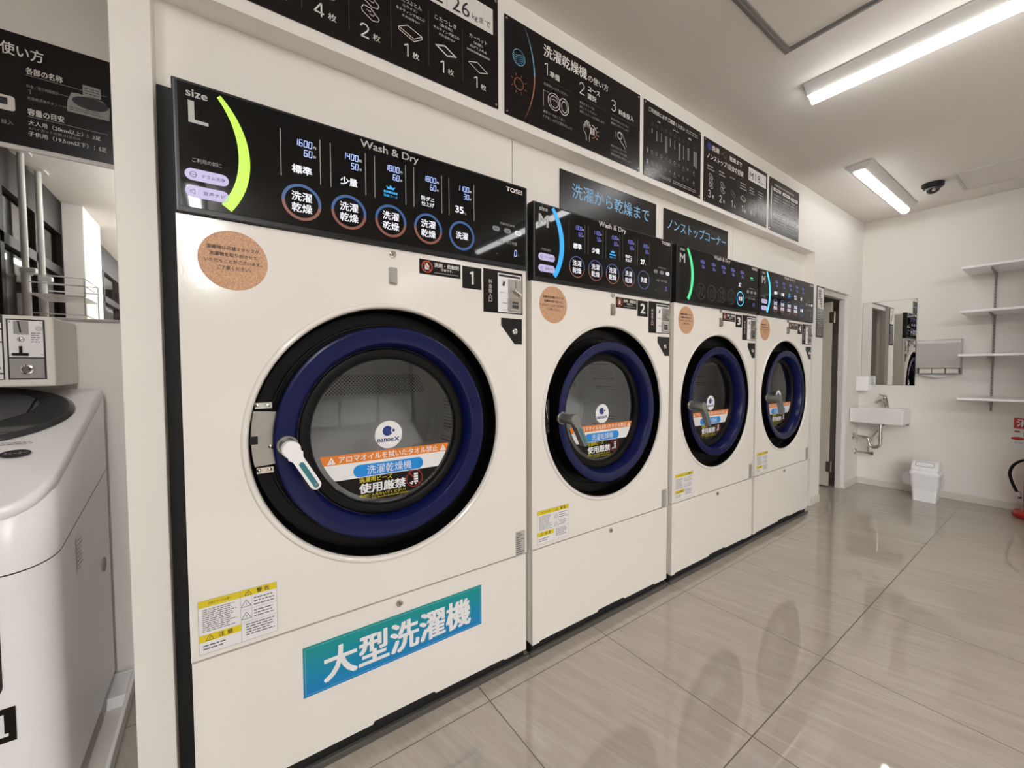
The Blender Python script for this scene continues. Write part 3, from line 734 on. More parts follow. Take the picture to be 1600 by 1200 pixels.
    def caution(g):
        ox, oz = (0.0165, 0.452) if L else (0.026, 0.4535)
        f = front(ox, 0, oz); c = 0.0006; wd, h = 0.170, 0.136
        g.fbox(f, 0, 0, 0, wd, h, c, WSTK); c += 0.0003
        g.rect(f, 0, h-0.018, wd, h, c, YSTK); g.rect(f, 0, 0.030, 0.088, 0.048, c, YSTK); c2 = c+0.0003
        g.line(f, [(0, 0), (wd, 0), (wd, h), (0, h)], 0.0008, c2, GPRINT, True)
        g.rect(f, 0.0878, 0, 0.0886, h, c2, GPRINT); g.rect(f, 0.112, 0.050, 0.1126, h-0.018, c2, GPRINT)
        for b in (0.050, 0.083): g.rect(f, 0.0886, b, wd, b+0.0006, c2, GPRINT)
        g.text(f, 'お客さまへのお願い', 0.021, h-0.0125, 0.069, h-0.0055, c2, BPRINT)
        g.text(f, '警 告', 0.124, h-0.0155, 0.153, h-0.0035, c2, BPRINT, 0.015); g.text(f, '注 意', 0.040, 0.0335, 0.070, 0.0455, c2, BPRINT, 0.015)
        for a, b, s in ((0.105, h-0.0095, 0.0075), (0.022, 0.0385, 0.0085), (0.100, 0.099, 0.011), (0.100, 0.066, 0.011)):
            g.line(f, [(a-s, b-s*0.7), (a+s, b-s*0.7), (a, b+s*0.95)], 0.0012, c2, BPRINT, True); g.line(f, [(a, b+s*0.35), (a, b-s*0.4)], 0.0012, c2, BPRINT)
        g.dashes(f, 0.008, 0.054, 0.082, h-0.022, 12, c2, DPRINT, 0.34, 0.3, 0.010); g.dashes(f, 0.008, 0.008, 0.062, 0.024, 2, c2, DPRINT, 0.36, 0.3, 0.010)
        g.dashes(f, 0.117, 0.087, 0.166, 0.113, 3, c2, DPRINT, 0.32, 0.35, 0.010); g.dashes(f, 0.117, 0.056, 0.166, 0.079, 3, c2, DPRINT, 0.32, 0.35, 0.010); g.dashes(f, 0.098, 0.012, 0.164, 0.046, 5, c2, DPRINT, 0.36, 0.25, 0.010)
    part(K+'caut', 'caution_sticker', e, caution)
    def rating(g):
        f = front(W-0.053, 0, 0.434); g.fbox(f, 0, 0, 0, 0.046, 0.098, 0.0008, SILVER); g.dashes(f, 0.004, 0.004, 0.042, 0.094, 11, 0.0012, DPRINT, 0.4, 0.5, 0.008)
    part(K+'rate', 'rating_plate', e, rating)
    # ---------------- control panel
    run = states == 'running'
    faint = states != 'bright'
    c0 = 0.012
    f = front(0)
    g = G()
    g.box(0.0, -0.010, z_cp0, W, 0.030, z_cp1, BEZEL, 0.003)
    cp = g.build('control_panel', e)
    g = G(); m = 0.011
    g.fbox(f, m, z_cp0+m+0.004, 0.0095, W-m, z_cp1-m*0.7, c0, PANELB)
    for (a, b, a2, b2) in ((0.003, z_cp0+0.004, 0.006, z_cp1-0.004), (W-0.006, z_cp0+0.004, W-0.003, z_cp1-0.004)): g.fbox(f, a, b, 0.009, a2, b2, 0.0115, BEZEL2)
    P = (lambda l, mm: l if L else mm)
    c = c0+0.0005
    g.text(f, 'size', P(0.027, 0.029), P(1.811, 1.780), P(0.068, 0.071), P(1.828, 1.795), c, LPRINT, 0.012)
    g.text(f, 'L' if L else 'M', P(0.032, 0.027), P(1.752, 1.719), P(0.067, 0.074), P(1.801, 1.765), c, LPRINT, 0.016)
    g.text(f, 'Wash & Dry', P(0.427, 0.364), P(1.808, 1.777), P(0.605, 0.544), P(1.836, 1.804), c, LPRINT, 0.012 if L else 0.022)
    g.text(f, 'TOSEI', P(0.945, 0.817), P(1.814, 1.7835), P(1.016, 0.888), P(1.829, 1.7975), c, WPRINT, 0.02)
    if not run: g.text(f, 'ご利用の前に', P(0.035, 0.036), P(1.659, 1.627), P(0.092, 0.090), P(1.670, 1.637), c, GPRINT)
    ccs = [0.269+0.1227*i for i in range(5)] if L else [0.232+0.111*i for i in range(5)]
    hw = 0.048 if L else 0.0455; zl0, zl1 = (1.677, 1.799) if L else (1.650, 1.771)
    lm = GPRINT if L else DPRINT
    for i, q in enumerate(ccs):
        for s in (-1, 1):
            if run and not (i == 4): continue
            g.rect(f, q+s*hw-0.0011, zl0, q+s*hw+0.0011, zl1, c, lm)
    ox = 0.949 if L else 0.820; o2 = 1.669 if L else 1.641
    g.text(f, '乾燥温度設定', ox-0.033, o2+0.019, ox+0.033, o2+0.027, c, GPRINT)
    g.text(f, '料金／残り時間', ox-0.043, o2-0.047, ox+0.043, o2-0.035, c, GPRINT)
    g.text(f, '円', ox+0.045, o2-0.086, ox+0.050, o2-0.080, c, GPRINT)
    for a in (-0.045, 0.030): g.disc(f, ox+a, o2-0.089, 0.0018, c, GPRINT, 8)
    if run: g.rect(f, ox-0.02, o2+0.085, ox+0.012, o2+0.094, c, GREEN); g.rect(f, ox-0.02, o2+0.076, ox+0.03, o2+0.0775, c, GREEN)
    g.build('display_glass', cp)
    # glowing arc
    g = G(); pts_o, pts_i = [], []
    A0, A1, A2 = ((0.094, 1.834), (0.152, 1.690), (0.110, 1.5575)) if L else ((0.103, 1.805), (0.158, 1.676), (0.114, 1.5265))
    n = 28
    # circle through the three points
    ax, ay, bx, by, dx_, dy_ = *A0, *A1, *A2
    dd = 2*(ax*(by-dy_)+bx*(dy_-ay)+dx_*(ay-by))
    ux = ((ax*ax+ay*ay)*(by-dy_)+(bx*bx+by*by)*(dy_-ay)+(dx_*dx_+dy_*dy_)*(ay-by))/dd
    uy = ((ax*ax+ay*ay)*(dx_-bx)+(bx*bx+by*by)*(ax-dx_)+(dx_*dx_+dy_*dy_)*(bx-ax))/dd
    rr = math.hypot(ax-ux, ay-uy); t0 = math.atan2(ay-uy, ax-ux); t1 = math.atan2(dy_-uy, dx_-ux)
    for i in range(n+1):
        t = t0+(t1-t0)*i/n; s = i/n
        w = (0.010+0.015*math.sin(min(1, s*1.5)*PI/2)) if L else (0.015+0.009*math.sin(PI*min(1, s*1.2+0.05)*0.75))
        pts_o.append((ux+rr*math.cos(t), uy+rr*math.sin(t))); pts_i.append((ux+(rr-w)*math.cos(t), uy+(rr-w)*math.sin(t)))
    V = [f.p(a, b, c) for a, b in pts_o]+[f.p(a, b, c) for a, b in pts_i]
    g.add(V, [(i, i+1, n+2+i, n+1+i) for i in range(n)], arc); g.build('light_arc', cp)
    # menu keys
    if not run:
        for k, (zc, tx) in enumerate(((P(1.630, 1.602), 'ドラム洗浄'), (P(1.590, 1.558), '音声ナビ'))):
            g = G(); a0, a1 = P(0.020, 0.024), P(0.106, 0.109); h = 0.014
            g.poly(f, pill(a0, zc-h, a1, zc+h), c, LILAC)
            g.text(f, tx, a0+0.034, zc-0.0045, a1-0.008, zc+0.0045, c+0.0004, BPRINT, 0.005)
            if k == 0: g.ring(f, a0+0.016, zc, 0.0055, 0.0070, c+0.0004, DPRINT, n=20); g.line(f, [(a0+0.011, zc), (a0+0.021, zc)], 0.0012, c+0.0004, DPRINT)
            else: g.line(f, [(a0+0.010, zc-0.002), (a0+0.010, zc+0.002), (a0+0.013, zc+0.002), (a0+0.018, zc+0.006), (a0+0.018, zc-0.006), (a0+0.013, zc-0.002)], 0.001, c+0.0004, DPRINT, True)
            g.build('menu_key', cp)
    # price displays and course buttons
    prices = (('1600', '60'), ('1400', '50'), ('1800', '60'), ('1800', '60'), ('1100', '30')) if L else (('1300', '60'), ('1100', '50'), ('1500', '60'), ('1500', '60'), ('800', '30'))
    dm = DIGIT if L else DIGIT2
    zp, zt, zn = (1.7675, 1.743, 1.704) if L else (1.742, 1.716, 1.673)
    hh = 0.0165 if L else 0.0155
    for i, q in enumerate(ccs):
        g = G()
        seg7(g, f, prices[i][0], q+0.0265, zp, hh, c, dm); seg7(g, f, prices[i][1], q+0.0265, zt, hh, c, dm)
        g.text(f, '円', q+0.0305, zp+0.0005, q+0.0375, zp+0.0075, c, WLIT); g.text(f, '分', q+0.0305, zt+0.0005, q+0.0375, zt+0.0075, c, WLIT)
        g.build('price_display', cp); g = G()
        if not (run and i < 4):
            if i == 0: g.text(f, '標準', q-0.022, zn-0.011, q+0.026, zn+0.011, c, WLIT, 0.018)
            elif i == 1: g.text(f, '少量', q-0.022, zn-0.011, q+0.024, zn+0.011, c, WLIT, 0.018)
            elif i == 2:
                g.poly(f, [(q-0.010, zn+0.008), (q+0.010, zn+0.008), (q+0.014, zn+0.017), (q+0.005, zn+0.013), (q, zn+0.021), (q-0.005, zn+0.013), (q-0.014, zn+0.017)], c, ICONB)
                g.dashes(f, q-0.021, zn-0.005, q+0.021, zn+0.003, 1, c, ICONB, 0.8, 0, 0.007); g.text(f, '除菌コース', q-0.021, zn-0.016, q+0.021, zn-0.0085, c, ICONB, 0.01)
            elif i == 3: g.text(f, '防ダニ', q-0.023, zn+0.001, q+0.021, zn+0.015, c, WLIT, 0.012); g.text(f, '仕上げ', q-0.023, zn-0.016, q+0.021, zn-0.002, c, WLIT, 0.012)
            else: g.text(f, '35' if L else '27', q-0.024, zn-0.012, q+0.006, zn+0.010, c, WLIT, 0.02); g.text(f, 'kg', q+0.008, zn-0.014, q+0.017, zn-0.004, c, GPRINT)
        if g.f: g.build('course_name', cp)
        g = G(); zr = 1.617 if L else 1.5875; r1 = 0.0485 if L else 0.045; r0 = r1-(0.0075 if L else 0.0048)
        rb, ro = (RINGB, RINGO) if L else (RINGB2, RINGO2)
        if run: rb = ro = DIMPR
        if run and i == 4: rb = ro = CYAN2
        g.ring(f, q, zr, r0, r1, c, rb, -0.12, PI+0.0, 40); g.ring(f, q, zr, r0, r1, c, rb if i == 4 else ro, PI, 2*PI-0.12, 40)
        tm = DIMPR if (run and i < 4) else WLIT
        if i < 4:
            g.text(f, '洗濯', q-0.025, zr+0.003, q+0.025, zr+0.027, c, tm, 0.010 if L else 0.003); g.text(f, '乾燥', q-0.025, zr-0.027, q+0.025, zr-0.003, c, tm, 0.010 if L else 0.003)
        else: g.text(f, '洗濯', q-0.023, zr-0.012, q+0.023, zr+0.012, c, tm, 0.010)
        g.build('course_button', cp)
    for k in range(3):
        a = ox+(-0.05, 0.0, 0.048)[k]; g = G()
        km = KEYW if (k == 2 and not run) else KEYG
        g.poly(f, pill(a-0.0155, o2-0.0085, a+0.0155, o2+0.0085), c, km); g.text(f, ('低温', '中温', '高温')[k], a-0.009, o2-0.004, a+0.009, o2+0.004, c+0.0004, BPRINT)
        g.build('option_key', cp)
    g = G(); seg7(g, f, '0' if not run else '27', ox+0.040, o2-0.086, 0.021 if L else 0.019, c, DIGIT if L else DIGIT2); g.build('time_display', cp)
    return e

washer(0.0, 'L', '1', 'largest cream washer dryer nearest the viewer, number 1, with lime arc and teal name sticker', LIME, 'bright')
washer(1.071, 'M', '2', 'cream washer dryer number 2, with bright cyan arc, right of the largest one', CYAN, 'idle')
washer(2.0188, 'M', '3', 'cream washer dryer number 3, with green arc and mostly unlit course buttons', GREEN, 'running')
washer(2.9504, 'M', '4', 'cream washer dryer number 4 at the far end of the row, beside the doorway', CYAN2, 'idle')
g = G(); g.box(-0.037, 0.118, 0.0, -0.002, 0.131, 1.885, VOID); tag(g.build('filler_strip', loc=(-0.02, 0.128, 0)), 'narrow black filler strip between the white jamb and the largest machine', 'filler strip')

# ------------------------------------------------------------------ sign boards
def board(name, F, a0, b0, a1, b1, m, t=0.004, screws=True):
    g = G(); g.fbox(F, a0, b0, 0.0, a1, b1, t, m)
    if screws:
        for a in (a0+0.010, a1-0.010):
            for b in (b0+0.012, b1-0.012): g.lathe(F, a, b, [(0.0045, t), (0.0035, t+0.0015), (0.0005, t+0.002)], CHROME, 12)
    return g
FB = Fr((0, YW, 0), (1, 0, 0), (0, 0, 1), (0, -1, 0)); CB = 0.0045
def quilt(g, a, b, s, c, m, w=0.0022):      # a folded quilt drawn in lines
    P = [(-1, 0.1), (-0.25, 0.75), (1, 0.15), (0.3, -0.6)]
    g.line(FB, [(a+x*s, b+y*s*0.62+s*0.12) for x, y in P], w, c, m, True)
    g.line(FB, [(a-1*s, b+0.18*s), (a-1*s, b-0.02*s), (a+0.3*s, b-0.46*s), (a+1*s, b+0.0*s), (a+1*s, b+0.2*s)], w, c, m)
def blanket(g, a, b, s, c, m, w=0.0022, double=False):
    P = [(-1, 0.25), (-0.1, 0.75), (1, -0.25), (0.1, -0.75)]
    g.line(FB, [(a+x*s, b+y*s*0.55) for x, y in P], w, c, m, True)
    if double: g.line(FB, [(a+x*s*0.82, b+y*s*0.45) for x, y in P], w, c, m, True)
def puff(g, a, b, s, c, m, w=0.002):        # a puffy futon drawn in lines
    g.line(FB, [(a+x*s, b+y*s) for x, y in ((-1, 0.2), (-0.75, 0.6), (0.1, 0.55), (0.55, 0.1), (1, -0.25), (0.85, -0.6), (0.2, -0.75), (-0.3, -0.45), (-0.9, -0.15))], w, c, m, True)
    g.line(FB, [(a+x*s, b+y*s) for x, y in ((-0.45, 0.25), (0.0, 0.1), (0.05, 0.3))], w*0.8, c, m); g.line(FB, [(a+x*s, b+y*s) for x, y in ((-0.1, -0.1), (0.35, -0.2), (0.4, 0.0))], w*0.8, c, m)

def boards():
    c = CB
    # capacity board, large machines
    g = board('b', FB, -0.03, 2.142, 0.955, 2.541, BOARD)
    g.rect(FB, 0.50, 2.401, 0.932, 2.492, c, WPRINT); c2 = c+0.0004
    g.text(FB, 'L', 0.695, 2.412, 0.728, 2.462, c2, BPRINT, 0.01); g.rect(FB, 0.7435, 2.408, 0.7448, 2.485, c2, GPRINT)
    g.text(FB, '26', 0.764, 2.412, 0.833, 2.463, c2, BPRINT, 0.0); g.text(FB, 'kgまで', 0.843, 2.414, 0.922, 2.440, c2, BPRINT, 0.004)
    for a in (0.162, 0.290, 0.418, 0.546, 0.6745, 0.8035): g.rect(FB, a-0.0006, 2.184, a+0.0006, 2.366, c, DPRINT)
    for k, (n, a) in enumerate((('6', 0.210), ('4', 0.338), ('2', 0.467), ('1', 0.596), ('1', 0.724), ('1', 0.857))):
        w = 0.0065 if n == '1' else 0.0155
        thin(g, FB, n, a-w, 2.183, 0.039, 0.0042, c, WPRINT); g.text(FB, '枚', a+0.021, 2.185, a+0.044, 2.206, c, WPRINT, 0.0)
    for q, a in enumerate((0.098+0.13, 0.354)):
        for z in (2.262, 2.302, 2.342): puff(g, a, z, 0.026, c, GPRINT)
    for z in (2.262, 2.302): puff(g, 0.482, z, 0.027, c, WPRINT)
    quilt(g, 0.611, 2.258, 0.040, c, WPRINT); blanket(g, 0.739, 2.260, 0.040, c, WPRINT, 0.002, True); blanket(g, 0.868, 2.257, 0.041, c, WPRINT)
    for a, t1, t2, t3 in ((0.611, 'こたつぶとん', '（Lサイズ）', 'キルティング加工○'), (0.740, 'こたつしき', '（長方形）', 'キルティング加工○')):
        g.text(FB, t1, a-0.042, 2.350, a+0.040, 2.364, c, WPRINT); g.text(FB, t2, a-0.024, 2.334, a+0.024, 2.344, c, WPRINT); g.text(FB, t3, a-0.047, 2.318, a+0.050, 2.328, c, WPRINT); g.text(FB, 'それ以外は×', a-0.028, 2.302, a+0.032, 2.311, c, WPRINT)
    a = 0.868; g.text(FB, 'カーペット', a-0.036, 2.350, a+0.038, 2.364, c, WPRINT); g.text(FB, '（6畳）', a-0.018, 2.334, a+0.018, 2.344, c, WPRINT); g.text(FB, '広げて入れる', a-0.033, 2.318, a+0.036, 2.328, c, WPRINT); g.dashes(FB, a-0.047, 2.301, a+0.050, 2.311, 1, c, GPRINT, 0.7, 0, 0.008)
    tag(g.build('sign_board', loc=(0.46, YW, 2.34)), 'black capacity board with 26 kg box above the largest machine, cut off by the frame', 'sign', 'black guide boards on the fascia')
    # how to use board
    g = board('b', FB, 0.985, 2.138, 1.795, 2.506, BOARD)
    n = 30; ww = []
    ax, ay = 0.965, None
    def arcx(z): return 1.132-((z-2.325)/0.172)**2*0.050
    for m, z0, z1 in ((BLUEPR, 2.33, 2.497), (ORPR, 2.150, 2.33)):
        for i in range(n):
            za = z0+(z1-z0)*i/n; zb = z0+(z1-z0)*(i+1)/n
            wa = 0.0058*max(0.12, 1-abs((za-2.325)/0.175)**2); wb = 0.0058*max(0.12, 1-abs((zb-2.325)/0.175)**2)
            g.poly(FB, [(arcx(za)-wa, za), (arcx(za), za), (arcx(zb), zb), (arcx(zb)-wb, zb)], c, m)
    g.ring(FB, 1.052, 2.371, 0.0285, 0.0305, c, BLUEPR)
    for k in range(6):
        z = 2.380-k*0.0075; h = chord(0.029, z-2.371); N = 12
        g.line(FB, [(1.052-h+2*h*i/N, z-0.004*math.sin(2*PI*(i/N))) for i in range(N+1)], 0.0018, c, BLUEPR)
    g.ring(FB, 1.0515, 2.271, 0.0205, 0.0228, c, ORPR)
    for k in range(8):
        t = PI/8+k*PI/4; g.line(FB, [(1.0515+0.030*math.cos(t), 2.271+0.030*math.sin(t)), (1.0515+0.040*math.cos(t), 2.271+0.040*math.sin(t))], 0.0022, c, ORPR)
    g.text(FB, '洗濯乾燥機', 1.177, 2.432, 1.424, 2.480, c, WPRINT, 0.012); g.text(FB, 'の使い方', 1.432, 2.432, 1.562, 2.462, c, WPRINT, 0.006)
    for nn, a0 in (('1', 1.182), ('2', 1.379), ('3', 1.585)): thin(g, FB, nn, a0, 2.362, 0.048, 0.0036, c, WPRINT)
    g.text(FB, '準備', 1.210, 2.361, 1.263, 2.386, c, WPRINT, 0.015); g.text(FB, 'コース', 1.432, 2.390, 1.507, 2.410, c, WPRINT, 0.015); g.text(FB, '選択', 1.429, 2.356, 1.483, 2.380, c, WPRINT, 0.015); g.text(FB, '料金投入', 1.636, 2.360, 1.745, 2.384, c, WPRINT, 0.015)
    for a0, a1 in ((1.177, 1.338), (1.381, 1.549), (1.584, 1.752)): g.rect(FB, a0, 2.3445, a1, 2.3455, c, DPRINT)
    g.text(FB, '洗濯物を入れてください', 1.176, 2.318, 1.310, 2.329, c, GPRINT)
    g.ring(FB, 1.233, 2.269, 0.032, 0.0345, c, WPRINT); g.ring(FB, 1.233, 2.269, 0.022, 0.0242, c, WPRINT); g.ring(FB, 1.288, 2.268, 0.0255, 0.028, c, WPRINT, e=1.25); g.ring(FB, 1.291, 2.268, 0.015, 0.017, c, WPRINT, e=1.4)
    g.line(FB, [(1.215, 2.275), (1.233, 2.279), (1.251, 2.272)], 0.002, c, WPRINT); g.line(FB, [(1.205, 2.296), (1.176, 2.296), (1.176, 2.234)], 0.002, c, GPRINT)
    g.text(FB, '標準コースはここまで', 1.175, 2.207, 1.292, 2.219, c, GPRINT); g.text(FB, 'ドアをしっかりと閉めましょう', 1.175, 2.187, 1.335, 2.199, c, GPRINT)
    for k, (tx, a1) in enumerate((('希望するコースを', 1.472), ('押してください', 1.485), ('選択したコースが点灯します', 1.538))): g.text(FB, tx, 1.380, 2.318-k*0.019, a1, 2.329-k*0.019, c, GPRINT)
    # hand pressing a button
    hp = [(1.422, 2.172), (1.420, 2.196), (1.406, 2.212), (1.404, 2.236), (1.411, 2.238), (1.413, 2.224), (1.413, 2.250), (1.419, 2.252), (1.420, 2.228), (1.422, 2.258), (1.428, 2.259), (1.430, 2.230), (1.432, 2.256), (1.438, 2.256), (1.439, 2.228), (1.441, 2.246), (1.446, 2.246), (1.447, 2.214), (1.441, 2.194), (1.442, 2.172)]
    g.line(FB, hp, 0.0022, c, WPRINT)
    g.ring(FB, 1.458, 2.222, 0.0255, 0.0285, c, WPRINT, -0.2, PI/2, 14); g.ring(FB, 1.458, 2.222, 0.0255, 0.0285, c, ORPR, -PI/2, -0.2, 14); g.text(FB, '洗濯\n乾燥', 1.446, 2.208, 1.474, 2.238, c, WPRINT, 0.01)
    for t in (0.7, 0.25, -0.2, -0.65): g.line(FB, [(1.458+0.035*math.cos(t), 2.222+0.035*math.sin(t)), (1.458+0.044*math.cos(t), 2.222+0.044*math.sin(t))], 0.002, c, WPRINT)
    for k, (tx, a1) in enumerate((('料金が投入されると', 1.710), ('運転がスタートします', 1.710))): g.text(FB, tx, 1.584, 2.318-k*0.019, a1, 2.329-k*0.019, c, GPRINT)
    g.line(FB, [(1.618, 2.276), (1.618, 2.246)], 0.0025, c, WPRINT); g.ring(FB, 1.644, 2.262, 0.013, 0.0155, c, WPRINT, n=24)
    g.line(FB, [(1.630, 2.274), (1.650, 2.281), (1.668, 2.270), (1.695, 2.226)], 0.0022, c, WPRINT); g.line(FB, [(1.640, 2.252), (1.655, 2.236), (1.672, 2.226), (1.684, 2.212)], 0.0022, c, WPRINT)
    for k, (tx, a1) in enumerate((('選択されたコースの', 1.695), ('ＬＥＤランプが点滅し、', 1.712), ('運転時間を表示します', 1.735))): g.text(FB, tx, 1.584, 2.196-k*0.019, a1, 2.207-k*0.019, c, GPRINT)
    tag(g.build('sign_board', loc=(1.39, YW, 2.32)), 'wide black board with three numbered steps and a blue to copper arc', 'sign', 'black guide boards on the fascia')
    # table board
    g = board('b', FB, 1.827, 2.134, 2.344, 2.504, BOARD)
    g.text(FB, 'ご利用前に必ずご確認ください', 1.863, 2.456, 2.180, 2.478, c, WPRINT, 0.006); g.dashes(FB, 2.196, 2.455, 2.310, 2.478, 2, c, GPRINT, 0.4, 0, 0.012)
    g.text(FB, '衣類', 1.935, 2.424, 1.960, 2.433, c, WPRINT); g.dashes(FB, 2.07, 2.428, 2.125, 2.436, 1, c, GPRINT, 0.5, 0, 0.01); g.text(FB, '寝具', 2.215, 2.426, 2.245, 2.436, c, WPRINT)
    cols = (1.893, 1.932, 1.971, 2.011, 2.050, 2.089, 2.130, 2.172, 2.214, 2.274)
    for i, a in enumerate(cols):
        g.ring(FB, a, 2.402, 0.007, 0.0088, c, DPRINT, n=16); ln = (0.022, 0.062, 0.055, 0.085, 0.045, 0.05, 0.09, 0.075, 0.075, 0.09)[i]
        nr = 4 if i == 9 else (2 if i in (3, 6, 8) else 1)
        for k in range(nr):
            z = 2.378; e2 = 2.378-ln*(0.8+0.2*random.random())
            while z > e2: g.rect(FB, a-0.004+k*0.009, z-0.0055, a+0.002+k*0.009, z, c, GPRINT); z -= 0.0075
        for j, z in enumerate((2.262, 2.206)):
            k = ('OOOXOOXTXT', 'OOOXXTXTXT')[j][i]
            if k == 'O': g.ring(FB, a, z, 0.0068, 0.0088, c, GPRINT, n=20)
            elif k == 'X': g.line(FB, [(a-0.006, z-0.006), (a+0.006, z+0.006)], 0.002, c, GPRINT); g.line(FB, [(a-0.006, z+0.006), (a+0.006, z-0.006)], 0.002, c, GPRINT)
            else: g.line(FB, [(a-0.007, z-0.006), (a+0.007, z-0.006), (a, z+0.007)], 0.002, c, GPRINT, True)
            if k != 'X': g.dashes(FB, a-0.014, z-0.019, a+0.014, z-0.014, 1, c, DPRINT, 0.7, 0, 0.007)
        if i: g.rect(FB, a-0.0205, 2.185, a-0.0200, 2.42, c, DPRINT)
    for z in (2.262, 2.206): g.text(FB, '洗\n濯' if z > 2.23 else '乾\n燥', 1.852, z-0.012, 1.860, z+0.012, c, WPRINT)
    g.dashes(FB, 1.848, 2.150, 2.060, 2.170, 2, c, GPRINT, 0.4, 0.05, 0.02); g.dashes(FB, 2.078, 2.150, 2.320, 2.170, 2, c, GPRINT, 0.4, 0.1, 0.02)
    tag(g.build('sign_board', loc=(2.085, YW, 2.32)), 'black board with a dense table of small circles and crosses', 'sign', 'black guide boards on the fascia')
    # medium capacity board
    g = board('b', FB, 2.380, 2.132, 3.180, 2.496, BOARD)
    g.disc(FB, 2.432, 2.456, 0.022, c, NAVYPR, 28); g.text(FB, '洗濯', 2.461, 2.441, 2.543, 2.471, c, WPRINT, 0.02); g.text(FB, '乾燥まで', 2.668, 2.441, 2.821, 2.470, c, WPRINT, 0.015)
    g.ring(FB, 2.610, 2.455, 0.018, 0.020, c, ORPR); g.line(FB, [(2.56, 2.452), (2.585, 2.452), (2.578, 2.458)], 0.0025, c, ORPR)
    g.text(FB, 'ノンストップ1回分の目安', 2.408, 2.383, 2.841, 2.417, c, WPRINT, 0.012)
    g.rect(FB, 2.911, 2.388, 3.160, 2.472, c, WPRINT); g.text(FB, 'サイズ', 2.93, 2.449, 2.958, 2.457, c2, BPRINT); g.text(FB, 'M', 2.924, 2.400, 2.976, 2.444, c2, BPRINT, 0.006); g.rect(FB, 2.990, 2.396, 2.9915, 2.462, c2, GPRINT); g.text(FB, '18', 3.004, 2.403, 3.073, 2.450, c2, BPRINT, 0.0); g.text(FB, 'kgまで', 3.078, 2.399, 3.150, 2.418, c2, BPRINT)
    for a in (2.523, 2.653, 2.777, 2.904, 3.034): g.rect(FB, a-0.0006, 2.165, a+0.0006, 2.35, c, DPRINT)
    for nn, a in (('3', 2.444), ('2', 2.571), ('1', 2.703), ('1', 2.834), ('4', 2.958), ('1', 3.092)):
        w = 0.0065 if nn == '1' else 0.017
        thin(g, FB, nn, a-w, 2.166, 0.039, 0.0046, c, WPRINT); g.text(FB, '枚', a+0.026, 2.167, a+0.046, 2.187, c, WPRINT)
    for z in (2.288, 2.262, 2.236): puff(g, 2.455, z, 0.022, c, WPRINT)
    for z in (2.272, 2.240): puff(g, 2.588, z, 0.024, c, WPRINT)
    puff(g, 2.716, 2.250, 0.026, c, GPRINT); quilt(g, 2.846, 2.246, 0.036, c, WPRINT)
    for a in (2.948, 2.990):
        for z in (2.262, 2.234): puff(g, a, z, 0.018, c, GPRINT)
    puff(g, 3.090, 2.248, 0.026, c, GPRINT)
    for a, nl in ((2.455, 2), (2.588, 2), (2.716, 1), (2.846, 3), (2.970, 3), (3.092, 4)): g.dashes(FB, a-0.042, 2.352-0.017*nl, a+0.042, 2.352, nl, c, GPRINT, 0.4, 0.3, 0.02)
    tag(g.build('sign_board', loc=(2.78, YW, 2.31)), 'black capacity board with white M 18 kg box and six columns of bedding drawings', 'sign', 'black guide boards on the fascia')
    # last board
    g = board('b', FB, 3.218, 2.129, 3.722, 2.492, BOARD2)
    g.dashes(FB, 3.29, 2.445, 3.62, 2.462, 1, c, GPRINT, 0.7, 0, 0.02); g.rect(FB, 3.246, 2.158, 3.254, 2.432, c, WPRINT)
    tabs = [(3.278, 3.397, 2.410, 2.431), (3.427, 3.549, 2.410, 2.431), (3.566, 3.692, 2.406, 2.427), (3.280, 3.479, 2.236, 2.254), (3.506, 3.702, 2.232, 2.250)]
    for a0, a1, z0, z1 in tabs:
        g.poly(FB, rrect(a0, z0, a1, z1, 0.004, 3), c, WPRINT); g.dashes(FB, a0+0.02, z0+0.006, a1-0.02, z1-0.006, 1, c+0.0004, BPRINT, 0.9, 0, 0.012)
    for k in range(3): g.dashes(FB, 3.285+k*0.143, 2.270, 3.375+k*0.143, 2.395, 6, c, GPRINT, 0.4, 0.25, 0.018); g.dashes(FB, 3.382+k*0.143, 2.270, 3.398+k*0.143, 2.395, 6, c, GPRINT, 0.4, 0.0, 0.018)
    for k in range(2): g.dashes(FB, 3.285+k*0.225, 2.150, 3.475+k*0.225, 2.222, 4, c, GPRINT, 0.4, 0.25, 0.018)
    tag(g.build('sign_board', loc=(3.47, YW, 2.31)), 'dark grey notice board with white heading tabs at the far end of the fascia', 'sign', 'black guide boards on the fascia')
    # signs under the fascia
    FS = Fr((0, 0.131, 0), (1, 0, 0), (0, 0, 1), (0, -1, 0))
    g = G(); g.fbox(FS, 1.334, 1.812, 0, 2.037, 2.056, 0.004, BOARD2); g.text(FS, '洗濯から乾燥まで', 1.407, 1.945, 1.975, 2.013, 0.0045, SKYPR, 0.004); tag(g.build('hanging_sign', loc=(1.68, 0.131, 1.93)), 'charcoal sign with pale blue kanji starting the slogan, above machine number 2', 'sign', 'charcoal slogan signs')
    g = G(); g.fbox(FS, 2.108, 1.812, 0, 2.807, 2.054, 0.004, BOARD2); g.text(FS, 'ノンストップコーナー', 2.140, 1.945, 2.780, 2.006, 0.0045, SKYPR, 0.004); tag(g.build('hanging_sign', loc=(2.46, 0.131, 1.93)), 'charcoal sign in pale blue katakana only, above machine number 3', 'sign', 'charcoal slogan signs')
    # sign beside the doorway
    FD = Fr((0, YW, 0), (1, 0, 0), (0, 0, 1), (0, -1, 0))
    g = G(); g.fbox(FD, 4.122, 1.415, 0, 4.277, 1.842, 0.004, BOARD2); g.rect(FD, 4.132, 1.655, 4.268, 1.830, 0.0045, WPRINT)
